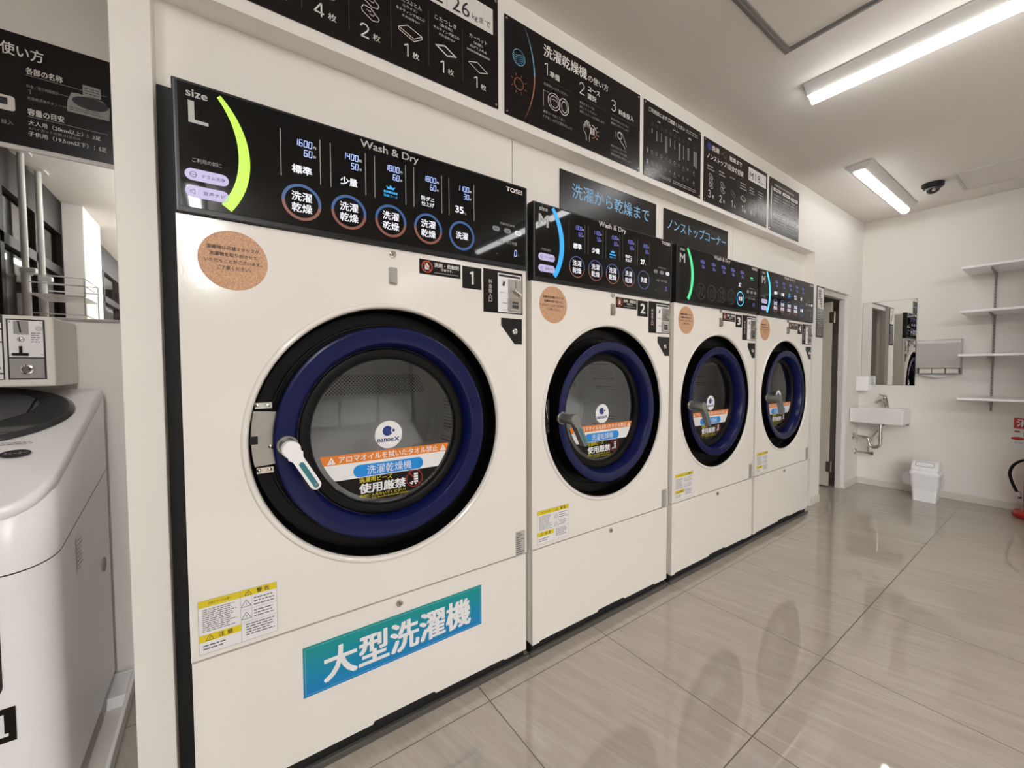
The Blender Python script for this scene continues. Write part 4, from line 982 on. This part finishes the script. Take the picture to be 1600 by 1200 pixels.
    for a, n_, b in ((4.155, 4, 1.81), (4.185, 6, 1.81), (4.215, 4, 1.75)):
        for k in range(n_): g.rect(FD, a, b-0.017-k*0.021, a+0.020, b-k*0.021, 0.005, BPRINT)
    g.dashes(FD, 4.145, 1.43, 4.255, 1.64, 14, 0.0045, GPRINT, 0.4, 0.2, 0.02)
    tag(g.build('notice_sign', loc=(4.2, YW, 1.63)), 'slim upright notice, white over charcoal, on the jamb beside the doorway', 'sign')
boards()

# ------------------------------------------------------------------ doorway
def doorway():
    d = G(); d.box(4.850, 0.168, 0.012, 4.885, 0.80, 1.79, DOORP, 0.002); d = struct(d.build('door_1'))
    g = G(); g.box(4.28, 0.085, 1.80, 4.92, 0.125, 1.845, LAMPB, 0.002); g.box(4.895, 0.085, 0, 4.92, 0.125, 1.80, LAMPB, 0.002); g.box(4.28, 0.085, 0, 4.295, 0.125, 1.80, LAMPB, 0.002); struct(g.build('trim_1'))
    for z in (1.64, 0.20):
        g = G(); g.box(4.843, 0.150, z-0.05, 4.850, 0.182, z+0.05, BROWN); g.box(4.884, 0.126, z-0.05, 4.894, 0.160, z+0.05, BROWN); g.tube([(4.868, 0.150, z-0.055), (4.868, 0.150, z+0.055)], 0.008, STEEL, 12); g.build('hinge', d)
doorway()

# ------------------------------------------------------------------ far wall: sink corner, shelves
FW = sidewall(XB)     # a = -y
def far_wall():
    # wash basin
    e = thing('wash_basin', (XB, 0.0, 0.64), 'small white rectangular wall basin in the corner under the mirror', 'sink')
    g = G(); x0, x1, y0, y1, z0, z1 = -0.285, -0.002, -0.328, 0.052, 0.0, 0.135; t = 0.018
    def lofted(levels, m, sm=False):
        V = []
        for ax, ay, bx, by, z, r in levels: V += [(x, y, z) for x, y in rrect(ax, ay, bx, by, r, 4)]
        k = len(V)//len(levels); n = len(levels)
        g.add(V, [(l*k+i, l*k+(i+1) % k, (l+1)*k+(i+1) % k, (l+1)*k+i) for l in range(n-1) for i in range(k)], m, sm)
        g.add(V[:k], [list(range(k))[::-1]], m); g.add(V[-k:], [list(range(k))], m)
    c3 = 0.004
    lofted([(x0+c3, y0+c3, x1, y1-c3, z0, 0.006), (x0, y0, x1, y1, z0+c3, 0.006), (x0, y0, x1, y1, z1-c3, 0.006), (x0+0.0015, y0+0.0015, x1, y1-0.0015, z1-0.001, 0.006), (x0+c3, y0+c3, x1-c3, y1-c3, z1, 0.006),
            (x0+t-0.002, y0+t-0.002, x1-0.085, y1-t+0.002, z1, 0.012), (x0+t, y0+t, x1-0.087, y1-t, z1-0.004, 0.012), (x0+t+0.015, y0+t+0.015, x1-0.10, y1-t-0.015, z0+0.04, 0.02)], CERAM)
    g.build('basin', e)
    g = G(); fy = -0.165; fx = -0.055
    g.lathe(Fr((fx, fy, z1-0.001), (1, 0, 0), (0, 1, 0), (0, 0, 1)), 0, 0, [(0.026, 0), (0.026, 0.006), (0.022, 0.01)], CHROME, 24)
    g.tube([(fx, fy, z1), (fx-0.005, fy+0.004, z1+0.05), (fx-0.018, fy+0.01, z1+0.095)], [0.022, 0.020, 0.019], CHROME, 18)
    g.tube([(fx-0.012, fy+0.006, z1+0.055), (fx-0.06, fy+0.03, z1+0.07), (fx-0.095, fy+0.05, z1+0.060), (fx-0.100, fy+0.053, z1+0.045)], [0.015, 0.013, 0.012, 0.011], CHROME, 14)
    fa = g.build('faucet', e)
    g = G(); g.tube([(fx-0.018, fy+0.01, z1+0.095), (fx-0.02, fy+0.012, z1+0.112)], 0.017, CHROME, 16); g.tube([(fx-0.01, fy+0.005, z1+0.113), (fx-0.075, fy+0.038, z1+0.128)], [0.010, 0.007], CHROME, 12); g.build('lever', fa)
    g = G(); P = []; tx, ty = -0.14, -0.145
    P += [(tx, ty, 0.002), (tx, ty, -0.20)]
    for i in range(1, 12):
        t = PI*i/12; P.append((tx, ty+0.042*(1-math.cos(t)), -0.20-0.042*math.sin(t)))
    P += [(tx, ty+0.084, -0.19), (tx, ty+0.088, -0.168), (tx, ty+0.100, -0.158), (tx, ty+0.13, -0.156), (tx, 0.05, -0.156)]
    g.tube(P, 0.0155, CHROME, 14)
    g.lathe(Fr((tx, 0.0569, -0.156), (1, 0, 0), (0, 0, 1), (0, -1, 0)), 0, 0, [(0.036, 0), (0.034, 0.006), (0.018, 0.010)], CHROME, 24); g.lathe(Fr((tx, ty, -0.155), (1, 0, 0), (0, 1, 0), (0, 0, 1)), 0, 0, [(0.016, 0), (0.021, 0.002), (0.021, 0.016), (0.016, 0.018)], CHROME, 20)
    g.build('drain_trap', e)
    g = G(); vx = -0.075
    g.lathe(Fr((vx, 0.0569, -0.315), (1, 0, 0), (0, 0, 1), (0, -1, 0)), 0, 0, [(0.032, 0), (0.030, 0.006), (0.012, 0.010)], CHROME, 24)
    g.tube([(vx, 0.055, -0.315), (vx, -0.06, -0.315)], 0.010, CHROME, 12); g.tube([(vx, -0.045, -0.315), (vx, -0.045, -0.24), (vx+0.01, -0.06, -0.17), (vx+0.03, -0.12, -0.07), (vx+0.02, -0.165, 0.0)], 0.0065, STEEL, 10); g.tube([(vx, -0.06, -0.315), (vx, -0.085, -0.315)], 0.017, CHROME, 12); g.build('stop_valve', e)
    g = G(); g.box(-0.06, -0.320, -0.022, -0.001, -0.308, -0.001, GREYPL); g.build('bracket', e)
    # mirror
    g = G(); g.fbox(FW, -0.043, 0.992, 0.0, 0.345, 1.792, 0.006, DARK); g.rect(FW, -0.0415, 0.9935, 0.3435, 1.7905, 0.0064, MIRROR)
    tag(g.build('wall_mirror', loc=(XB, -0.15, 1.39)), 'tall frameless mirror on the far wall over the white basin', 'mirror')
    # soap dispenser on the side wall
    e = thing('soap_dispenser', (5.21, YW, 0.93), 'small white soap dispenser on the wall beside the basin mirror', 'soap dispenser')
    g = G(); g.box(-0.04, -0.105, 0, 0.04, 0, 0.145, WHITEPL, 0.012, 3); g.build('body', e); g = G(); g.box(-0.02, -0.109, 0.02, 0.02, -0.104, 0.06, WHITEPL, 0.001); g.build('push_button', e)
    # paper towel dispenser
    e = thing('towel_dispenser', (XB, -0.505, 1.10), 'silver paper towel dispenser on the far wall beside the shelves', 'towel dispenser')
    g = G(); h = 0.30; wd = 0.135; dp = 0.115
    FT = Fr((0, 0, 0), (-1, 0, 0), (0, 0, 1), (0, -1, 0))
    prof = [(0, 0.055), (0, h+0.004), (dp*0.72, h+0.004), (dp*0.93, h-0.006), (dp, h-0.03), (dp, 0.070), (dp*0.97, 0.058), (dp*0.9, 0.052)]
    g.prism(FT, prof, -wd, wd, SILVER)
    for s in (-1, 1): g.prism(FT, [(0.0, 0.0), (dp*0.72, 0.0), (dp*0.93, 0.054), (0, 0.056)], s*wd-0.004*(s > 0), s*wd+0.004*(s < 0), GREYPL)
    g.build('cover', e)
    g = G()
    for k in range(3): g.box(-dp*0.70, -0.122+k*0.083, 0.008, -0.02, -0.045+k*0.083, 0.051, ENAMEL2, 0.003)
    g.box(-dp*0.74, -0.13, 0.0, -0.01, 0.13, 0.006, GREYPL); g.build('inner_tray', e)
    g = G(); V = [(-0.05, -0.105, 0.0), (-0.075, -0.105, -0.008), (-0.075, 0.0, -0.034), (-0.075, 0.105, -0.012), (-0.05, 0.105, 0.0), (-0.05, 0.0, 0.0)]
    g.add(V+[(x+0.003, y, z+0.002) for x, y, z in V], [(0, 1, 2, 5), (5, 2, 3, 4), (11, 8, 7, 6), (10, 9, 8, 11), (1, 7, 8, 2), (2, 8, 9, 3)], WSTK); g.build('paper_towel', e)
    # shelves on a slotted rail
    g = G(); g.box(XB-0.009, -0.816, 0.795, XB, -0.802, 1.995, GREYPL, 0.001)
    for k in range(46): g.box(XB-0.0095, -0.811, 0.81+k*0.0255, XB-0.0088, -0.807, 0.82+k*0.0255, BPRINT)
    tag(g.build('shelf_rail', loc=(XB, -0.809, 1.4)), 'grey slotted upright rail on the far wall carrying four shelves', 'shelf rail')
    names = ('topmost white wall shelf on the slotted rail', 'second white wall shelf from the top, on the slotted rail', 'third white wall shelf from the top, level with the towel dispenser', 'lowest white wall shelf on the slotted rail, above the red sign')
    for z, nm in zip((1.947, 1.600, 1.256, 0.908), names):
        e = thing('wall_shelf', (XB, -0.995, z), nm, 'shelf', 'white shelves on the far wall')
        g = G(); g.box(-0.40, -0.335, -0.009, -0.011, 0.335, 0.009, WHITEPL, 0.002); g.build('shelf_board', e)
        for y in (0.186,):
            g = G(); F3 = Fr((0, y, 0), (-1, 0, 0), (0, 0, 1), (0, 1, 0)); g.prism(F3, [(0.0095, -0.009), (0.30, -0.009), (0.30, -0.018), (0.06, -0.045), (0.0095, -0.085)], -0.003, 0.003, GREYPL); g.build('bracket', e)
    # fire extinguisher sign
    g = G(); g.fbox(FW, 0.932, 0.535, 0.0, 1.172, 0.752, 0.004, WSTK); g.rect(FW, 0.932, 0.665, 1.172, 0.752, 0.0045, REDPR); g.text(FW, '消火器', 0.948, 0.682, 1.156, 0.742, 0.005, WSTK, 0.02)
    g.rect(FW, 0.938, 0.635, 0.966, 0.648, 0.0045, REDPR); g.prism(FW, [(0.955+0.035*math.cos(t), 0.585+0.013*math.sin(t)) for t in [2*PI*i/20 for i in range(20)]], 0.0042, 0.0047, REDPR)
    g.rect(FW, 0.985, 0.60, 0.992, 0.64, 0.0045, REDPR); g.ring(FW, 1.01, 0.62, 0.012, 0.018, 0.0045, REDPR); g.dashes(FW, 0.94, 0.542, 1.16, 0.562, 2, 0.0046, GPRINT, 0.4, 0.1, 0.02)
    for k in range(2): g.rect(FW, 1.05+k*0.055, 0.58, 1.09+k*0.055, 0.64, 0.0045, REDPR)
    tag(g.build('safety_sign', loc=(XB, -1.05, 0.64)), 'red and white fire extinguisher sign on the far wall below the lowest shelf', 'sign')
    # extinguisher, mostly outside the frame
    e = thing('fire_extinguisher', (5.12, -1.075, 0.0), 'red fire extinguisher with black hose standing on the floor at the right edge', 'fire extinguisher')
    FE = FLAT
    g = G(); g.lathe(FE, 0, 0, [(0.001, 0.055), (0.064, 0.055), (0.070, 0.075), (0.070, 0.36), (0.060, 0.40), (0.030, 0.425), (0.020, 0.43), (0.001, 0.43)], RED, 48); g.build('cylinder', e)
    g = G(); g.lathe(FE, 0, 0, [(0.001, 0.003), (0.118, 0.003), (0.126, 0.010), (0.126, 0.034), (0.116, 0.044), (0.085, 0.046), (0.074, 0.060), (0.072, 0.075)], RED, 48); g.build('stand', e)
    g = G(); g.tube([(0, 0, 0.43), (0, 0, 0.46)], 0.018, BEZEL, 16); g.box(-0.012, -0.06, 0.455, 0.012, 0.03, 0.468, BEZEL, 0.003); g.box(-0.012, -0.08, 0.480, 0.012, 0.02, 0.490, BEZEL, 0.003); g.build('valve_lever', e)
    P = [(0, 0.01, 0.445), (0, 0.05, 0.445), (-0.005, 0.09, 0.43), (-0.01, 0.125, 0.39), (-0.015, 0.14, 0.33), (-0.015, 0.13, 0.27), (-0.015, 0.112, 0.215), (-0.015, 0.096, 0.18)]
    Q = []
    for i in range(len(P)-1):
        for k in range(4):
            t = k/4; p0, p1, p2, p3 = [Vector(P[min(max(i+j, 0), len(P)-1)]) for j in (-1, 0, 1, 2)]
            Q.append(0.5*((2*p1)+(p2-p0)*t+(2*p0-5*p1+4*p2-p3)*t*t+(3*p1-p0-3*p2+p3)*t**3))
    Q.append(Vector(P[-1])); g = G(); g.tube(Q, 0.0095, RUBBER, 12); h = g.build('hose', e)
    g = G(); g.tube([(-0.015, 0.096, 0.19), (-0.015, 0.088, 0.155)], [0.014, 0.012], SILVER, 14); g.tube([(-0.015, 0.088, 0.156), (-0.015, 0.084, 0.14)], [0.010, 0.009], BEZEL, 12); g.build('nozzle', h)
    # waste bin
    e = thing('waste_bin', (5.085, -0.475, 0.0), 'small white swing lid waste bin with a bag, on the floor under the basin corner', 'bin')
    def taper(g, z0, z1, a0, b0, a1, b1, m, r=0.02):
        n = 5; lo = rrect(-a0, -b0, a0, b0, r, n); hi = rrect(-a1, -b1, a1, b1, r, n); k = len(lo)
        g.add([(x, y, z0) for x, y in lo]+[(x, y, z1) for x, y in hi], [(i, (i+1) % k, k+(i+1) % k, k+i) for i in range(k)], m, False)
        g.add([(x, y, z1) for x, y in hi], [list(range(k))], m); g.add([(x, y, z0) for x, y in lo], [list(range(k))[::-1]], m)
    g = G(); taper(g, 0.0, 0.235, 0.085, 0.074, 0.100, 0.088, WHITEPL); g.build('bin_body', e)
    g = G(); taper(g, 0.232, 0.247, 0.108, 0.097, 0.108, 0.097, WHITEPL, 0.024); taper(g, 0.2472, 0.258, 0.104, 0.092, 0.098, 0.087, WHITEPL, 0.024)
    FBn = Fr((0, 0, 0), (1, 0, 0), (0, 0, 1), (0, -1, 0)); FBs = Fr((0, 0, 0), (0, 1, 0), (0, 0, 1), (-1, 0, 0))
    g.build('rim', e)
    g = G(); g.prism(FBn, [(-0.094, 0.2585), (0.094, 0.2585), (0.094, 0.280), (0.085, 0.300), (0.050, 0.332), (0.030, 0.341), (0.0, 0.345), (-0.022, 0.343), (-0.045, 0.334), (-0.084, 0.300), (-0.094, 0.280)], -0.082, 0.082, WHITEPL)
    fl = Fr((-0.0665, 0, 0.3175), (0, -1, 0), Vector((0.039, 0, 0.034)).normalized(), Vector((-0.034, 0, 0.039)).normalized())
    g.line(fl, rrect(-0.058, -0.022, 0.058, 0.024, 0.014), 0.004, 0.0008, GREYPL, True); g.poly(fl, rrect(-0.055, -0.019, 0.055, 0.021, 0.012), 0.0012, WHITEPL)
    g.build('swing_lid', e)
    g = G(); n = 28; rnd = random.Random(3); lv = []
    for z, q in ((0.105, 1.00), (0.125, 1.03), (0.17, 1.06), (0.215, 1.04), (0.231, 1.06)):
        lv.append([(x*q+0.002*rnd.uniform(-1, 1), y*q+0.003*rnd.uniform(-1, 1), z+(0.012*rnd.uniform(-1, 1) if z < 0.11 else 0)) for x, y in rrect(-0.101, -0.091, 0.101, 0.091, 0.02, 6)])
    k = len(lv[0]); g.add([p for l in lv for p in l], [(l*k+i, l*k+(i+1) % k, (l+1)*k+(i+1) % k, (l+1)*k+i) for l in range(len(lv)-1) for i in range(k)], BAG, True)
    V = []; m_ = 10
    for i in range(m_+1):
        t = PI*i/m_
        for j in range(12):
            u = 2*PI*j/12; V.append((-0.02+0.045*math.sin(t)*math.cos(u), 0.115+0.040*math.sin(t)*math.sin(u)+0.004*rnd.uniform(-1, 1), 0.172+0.062*math.cos(t)+0.004*rnd.uniform(-1, 1)))
    g.add(V, [(i*12+j, i*12+(j+1) % 12, (i+1)*12+(j+1) % 12, (i+1)*12+j) for i in range(m_) for j in range(12)], BAG, True)
    g.build('bin_bag', e)
far_wall()

# ------------------------------------------------------------------ alcove: board, mirror, sneaker washer, drain pan
FA = Fr((0, 0.79, 0), (1, 0, 0), (0, 0, 1), (0, -1, 0))
def alcove():
    c = 0.0045
    g = G(); g.fbox(FA, -1.0, 1.902, 0, -0.118, 2.258, 0.004, BOARD)
    g.text(FA, '使い方', -0.472, 2.184, -0.378, 2.223, c, WPRINT, 0.012); g.text(FA, 'スニーカーランドリーの', -0.86, 2.184, -0.486, 2.223, c, WPRINT, 0.012)
    g.text(FA, '各部の名称', -0.419, 2.138, -0.336, 2.160, c, WPRINT, 0.015); g.rect(FA, -0.420, 2.1325, -0.228, 2.1340, c, GPRINT)
    g.text(FA, '料金／残り時間表示', -0.419, 2.094, -0.346, 2.105, c, GPRINT); g.line(FA, [(-0.416, 2.088), (-0.411, 2.088), (-0.411, 2.074)], 0.0012, c, GPRINT); g.text(FA, '洗濯機洗浄ボタン', -0.419, 2.056, -0.350, 2.066, c, GPRINT)
    g.line(FA, [(-0.344, 2.100), (-0.318, 2.098)], 0.0012, c, GPRINT); g.line(FA, [(-0.348, 2.061), (-0.322, 2.061)], 0.0012, c, GPRINT)
    g.text(FA, '容量の目安', -0.419, 2.006, -0.336, 2.028, c, WPRINT, 0.015); g.rect(FA, -0.420, 2.0005, -0.228, 2.0018, c, GPRINT)
    g.text(FA, '大人用（20cm以上）', -0.419, 1.974, -0.292, 1.990, c, WPRINT); g.text(FA, '：3足', -0.282, 1.974, -0.248, 1.988, c, WPRINT); g.text(FA, '※ハイカットの靴は1足のみ', -0.418, 1.959, -0.298, 1.969, c, GPRINT)
    g.text(FA, '子供用（19.5cm以下）', -0.420, 1.938, -0.280, 1.954, c, WPRINT); g.text(FA, '：5足', -0.266, 1.938, -0.234, 1.953, c, WPRINT)
    # drawn washer
    g.poly(FA, [(-0.328, 2.050), (-0.224, 2.050), (-0.221, 2.092), (-0.238, 2.112), (-0.300, 2.119), (-0.316, 2.116), (-0.326, 2.085)], c, GPRINT); g.disc(FA, -0.270, 2.093, 0.045, c+0.0004, BPRINT, 32, 0.021); g.rect(FA, -0.288, 2.117, -0.243, 2.153, c+0.0002, GPRINT)
    g.dashes(FA, -0.284, 2.122, -0.248, 2.148, 3, c+0.0004, BPRINT, 0.3, 0, 0.012); g.dashes(FA, -0.322, 2.056, -0.232, 2.070, 2, c+0.0004, BPRINT, 0.3, 0.2, 0.008)
    g.poly(FA, rrect(-0.56, 2.005, -0.446, 2.052, 0.008), c, WPRINT); g.rect(FA, -0.535, 2.022, -0.462, 2.044, c+0.0004, BPRINT); g.text(FA, '料金を投入', -0.520, 1.960, -0.451, 1.974, c, GPRINT)
    tag(g.build('sign_board', loc=(-0.56, 0.79, 2.08)), 'black board above the alcove mirror, with a drawing of a top loader', 'sign')
    g = G(); g.fbox(FA, -1.0, 1.340, 0, -0.116, 1.888, 0.006, LAMPB); g.rect(FA, -0.998, 1.345, -0.118, 1.883, 0.0064, MIRROR); g.fbox(FA, -1.0, 1.884, 0.0, -0.116, 1.898, 0.010, LAMPB); g.fbox(FA, -1.0, 1.336, 0.0, -0.116, 1.343, 0.010, GREYPL)
    tag(g.build('wall_mirror', loc=(-0.56, 0.79, 1.61)), 'wide mirror on the alcove wall under the black board', 'mirror')
    # sneaker washer
    e = thing('top_load_washer', (-0.54, 0.44, 0.0), 'white top loading washer with dark oval lid in the alcove at the left edge', 'washing machine')
    hw = 0.28; yf, yb = -0.30, 0.31      # local front and back
    prof = [(yf+0.010, 0.085), (yf, 0.11), (yf, 0.70), (yf+0.005, 0.80), (yf+0.03, 0.865), (yf+0.075, 0.90), (yb-0.13, 1.02), (yb-0.02, 1.085), (yb, 1.075), (yb, 0.085)]
    def body_shape(zlo, zhi, grow, m):
        # vertical body with rounded front corners
        n = 8; r = 0.085; out = []
        for cx_, cy_, t in ((hw-r, yf+r, 1.5*PI), (hw-0.02, yb-0.02, 0), (-hw+0.02, yb-0.02, PI/2), (-hw+r, yf+r, PI)):
            rr = r if cy_ < 0 else 0.02
            for i in range(n+1): q = t+PI/2*i/n; out.append((cx_+rr*math.cos(q), cy_+rr*math.sin(q)))
        return out
    out = body_shape(0, 0, 0, None); k = len(out)
    def ztop(y):
        for (y0, z0), (y1, z1) in zip(((yf, 0.858), (yf+0.05, 0.900), (yb-0.03, 1.096), (yb, 1.100)), ((yf+0.05, 0.900), (yb-0.03, 1.096), (yb, 1.100), (yb+1, 1.100))):
            if y <= y1: return z0+(z1-z0)*(y-y0)/(y1-y0)
        return 1.100
    g = G()
    def shell(levels, m):
        V = []
        for s, dzf in levels:
            for x, y in out: V.append((x*s, (y-0.0)*s if s != 1 else y, dzf(y)))
        n = len(levels)
        g.add(V, [(l*k+i, l*k+(i+1) % k, (l+1)*k+(i+1) % k, (l+1)*k+i) for l in range(n-1) for i in range(k)], m, True)
        return V
    seam = lambda y: 0.70+0.12*(y-yf)/(yb-yf)
    shell([(1, lambda y: 0.085), (1, lambda y: seam(y)-0.0015)], WHITEPL); g.add([(x, y, 0.085) for x, y in out], [list(range(k))[::-1]], WHITEPL)
    g.build('body', e)
    g = G(); V = shell([(1, lambda y: seam(y)+0.0015), (1, lambda y: ztop(y)-0.034), (0.996, lambda y: ztop(y)-0.033), (0.996, lambda y: ztop(y)-0.031), (1, lambda y: ztop(y)-0.030), (1, lambda y: ztop(y)-0.016), (0.994, lambda y: ztop(y)-0.006), (0.980, lambda y: ztop(y)-0.001), (0.965, lambda y: ztop(y)), (0.5, lambda y: ztop(y*0.5)), (0.02, lambda y: ztop(y*0.02))], WHITEPL)
    # printed marks on the sloping front of the top
    dy = yb-yf-0.08; nrm = Vector((0, -0.196, dy)).normalized(); vv = Vector((0, dy, 0.196)).normalized()
    FTp = Fr((0, yf+0.05, 0.900), (1, 0, 0), vv, nrm)
    g.disc(FTp, 0.184, 0.140, 0.028, 0.004, BPRINT, 32, 0.020); g.text(FTp, 'スニーカー', 0.164, 0.135, 0.204, 0.145, 0.0045, WSTK)
    g.dashes(FTp, 0.145, 0.188, 0.215, 0.206, 2, 0.004, DPRINT, 0.3, 0.3, 0.01)
    top = g.build('top_cover', e)
    g = G(); nn = 48
    def ov(a, b, c): return [FTp.p(a*math.cos(2*PI*i/nn), 0.385+b*math.sin(2*PI*i/nn), c) for i in range(nn)]
    V = ov(0.246, 0.200, 0.001)+ov(0.244, 0.198, 0.008)+ov(0.234, 0.188, 0.014)
    g.add(V, [(l*nn+i, l*nn+(i+1) % nn, (l+1)*nn+(i+1) % nn, (l+1)*nn+i) for l in range(2) for i in range(nn)], LIDGLOSS, True); g.add(V[2*nn:], [list(range(nn))], LIDGLOSS)
    lid = g.build('lid', e)
    g = G(); g.poly(FTp, [(0.165*math.cos(2*PI*i/nn), 0.415+0.125*math.sin(2*PI*i/nn)) for i in range(nn)], 0.0145, LIDWIN)
    g.line(FTp, [(0.045, 0.535), (0.035, 0.42), (0.05, 0.30)], 0.008, 0.0148, BEZEL); g.line(FTp, [(0.150, 0.47), (0.155, 0.37)], 0.006, 0.0148, BEZEL)
    g.build('lid_window', lid)
    FF = Fr((0, yf, 0), (1, 0, 0), (0, 0, 1), (0, -1, 0))
    g = G(); o = rrect(-0.10, 0.42, 0.198, 0.80, 0.03); i_ = rrect(-0.085, 0.437, 0.184, 0.785, 0.02); kk = len(o)
    g.add([FF.p(a, b, 0.001) for a, b in o]+[FF.p(a, b, 0.001) for a, b in i_], [(j, (j+1) % kk, kk+(j+1) % kk, kk+j) for j in range(kk)], BPRINT); g.build('outline_sticker', e)
    g = G(); g.fbox(FF, 0.09, 0.318, 0.0, 0.215, 0.397, 0.001, STK_BLACK); g.poly(FF, [(0.180, 0.372), (0.180, 0.379), (0.190, 0.384), (0.197, 0.384), (0.197, 0.339), (0.203, 0.339), (0.203, 0.332), (0.180, 0.332), (0.180, 0.339), (0.188, 0.339), (0.188, 0.375)], 0.0014, WSTK); g.build('number_plate', e)
    FSd = Fr((hw, 0, 0), (0, 1, 0), (0, 0, 1), (1, 0, 0))
    g = G(); g.rect(FSd, -0.10, 0.60, -0.04, 0.70, 0.0012, WHITEPL); g.dashes(FSd, -0.095, 0.605, -0.045, 0.695, 8, 0.0016, GPRINT, 0.3, 0.5, 0.01); g.build('side_label', e)
    g = G(); g.lathe(FSd, 0.20, 0.51, [(0.001, 0.001), (0.018, 0.001), (0.022, 0.003), (0.024, 0.0)], GREYPL, 24); g.build('side_grip', e)
    for x in (-0.22, 0.22):
        for y in (-0.22, 0.24):
            g = G(); g.lathe(Fr((x, y, 0), (1, 0, 0), (0, 1, 0), (0, 0, 1)), 0, 0, [(0.001, 0.0505), (0.026, 0.0505), (0.026, 0.07), (0.018, 0.072), (0.018, 0.09)], RUBBER, 20); g.build('foot', e)
    # coin box behind the lid
    e = thing('coin_box', (-0.44, 0.66, 1.069), 'beige upright coin box with black framed slot plate behind the top loader', 'coin box')
    g = G(); g.box(-0.20, -0.11, 0.047, 0.110, 0.129, 0.256, ENAMEL2, 0.006); g.build('housing', e)
    FC = Fr((0, -0.11, 0), (1, 0, 0), (0, 0, 1), (0, -1, 0)); c = 0.001
    g = G(); o0, o1, p0, p1 = 0.016, 0.092, 0.068, 0.245
    g.fbox(FC, o0, p0, 0, o1, p1, c, BPRINT); g.fbox(FC, o0+0.004, 0.134, c, o1-0.004, p1-0.004, c+0.001, WSTK); g.fbox(FC, o0+0.004, p0+0.004, c, o1-0.004, 0.130, c+0.002, GREYPL)
    c += 0.0014
    g.rect(FC, 0.030, 0.200, 0.060, 0.239, c, GREYPL); g.line(FC, [(0.040, 0.238), (0.044, 0.206)], 0.004, c+0.0004, BPRINT); g.lathe(FC, 0.080, 0.219, [(0.0075, 0.002), (0.007, 0.004), (0.001, 0.004)], SILVER, 18)
    g.dashes(FC, 0.064, 0.176, 0.086, 0.208, 5, c, DPRINT, 0.35, 0.4, 0.007); g.lathe(FC, 0.044, 0.186, [(0.008, 0.002), (0.007, 0.006), (0.003, 0.008), (0.0005, 0.008)], CHROME, 18)
    g.fbox(FC, 0.040, 0.144, c, 0.046, 0.166, c+0.004, BEZEL); g.fbox(FC, 0.026, 0.138, c, 0.058, 0.146, c+0.004, BEZEL)
    g.lathe(FC, 0.054, 0.098, [(0.015, 0.003), (0.014, 0.008), (0.010, 0.009), (0.009, 0.006), (0.006, 0.006), (0.005, 0.009), (0.0005, 0.009)], CHROME, 24)
    for a in (0.024, 0.084):
        for b in (0.142, 0.236): g.lathe(FC, a, b, [(0.0025, 0.002), (0.002, 0.0035), (0.0005, 0.004)], CHROME, 8)
    g.build('slot_plate', e)
    g = G(); g.fbox(FC, -0.10, p0, 0, 0.010, 0.255, 0.001, BPRINT)
    for b0, b1 in ((0.070, 0.084), (0.088, 0.175), (0.179, 0.212), (0.216, 0.232)): g.rect(FC, -0.098, b0, 0.007, b1, 0.0014, WSTK)
    g.dashes(FC, -0.09, 0.092, 0.004, 0.17, 4, 0.0018, BPRINT, 0.4, 0.2, 0.01); g.build('price_plate', e)
    # drain pan under the washer
    g = G(); x0, x1, y0, y1, t, h = -0.93, -0.205, 0.02, 0.775, 0.012, 0.050
    g.box(x0, y0, 0.0, x1, y1, 0.012, ENAMEL2, 0.003)
    for (a, b, c_, d) in ((x0, y0, x0+t, y1), (x1-t, y0, x1, y1), (x0+t, y0, x1-t, y0+t), (x0+t, y1-t, x1-t, y1)): g.box(a, b, 0.008, c_, d, h, WHITEPL, 0.003)
    for a, b in ((x1-0.14, y0+0.012), (x1-0.14, y1-0.15), (x0+0.012, y0+0.012), (x0+0.012, y1-0.15)): g.box(a, b, 0.010, a+0.128, b+0.138, 0.050, WHITEPL, 0.004)
    tag(g.build('drain_pan', loc=(-0.56, 0.40, 0)), 'white square drain pan on the floor under the top loading washer', 'drain pan')
alcove()

# ------------------------------------------------------------------ tension pole rack, seen in the alcove mirror
def rack():
    e = thing('pole_rack', (-0.945, -1.365, 0.0), 'white floor to ceiling tension pole rack with a wire shelf, seen in the alcove mirror', 'rack')
    for s in (-1, 1):
        g = G(); y = s*0.157; g.tube([(0, y, 0.01), (0, y, ZC-0.012)], 0.0165, LAMPB, 14); g.tube([(0, y, 0.01), (0, y, 1.80)], 0.021, LAMPB, 14); g.prism(FLAT, rrect(-0.045, y-0.045, 0.045, y+0.045, 0.012), ZC-0.012, ZC-0.001, LAMPB); g.prism(FLAT, rrect(-0.045, y-0.045, 0.045, y+0.045, 0.012), 0.0, 0.012, LAMPB); g.build('pole', e)
    for s in (-1, 1):
        g = G(); g.box(-0.022, s*0.157-0.02, 1.80, 0.05, s*0.157+0.02, 1.835, LAMPB, 0.006); g.build('clamp', e)
    g = G(); x1 = 0.275; Y = 0.19
    for z in (1.79, 1.74):
        g.tube([(0.02, -Y, z), (x1, -Y, z), (x1, Y, z), (0.02, Y, z)], 0.004, LAMPB, 8)
    for x, y in ((x1, -Y), (x1, Y)): g.tube([(x, y, 1.79), (x, y, 1.54)], 0.004, LAMPB, 8)
    g.box(0.02, -Y, 1.662, x1, Y, 1.672, WHITEPL, 0.002); g.tube([(0.02, -Y, 1.54), (x1, -Y, 1.54), (x1, Y, 1.54), (0.02, Y, 1.54)], 0.004, LAMPB, 8)
    for y in (-0.157, 0.157): g.tube([(0.0, y, 1.79), (0.03, y, 1.79)], 0.005, LAMPB, 8); g.tube([(0.0, y, 1.667), (0.03, y, 1.667)], 0.005, LAMPB, 8)
    g.build('wire_shelf', e)
rack()
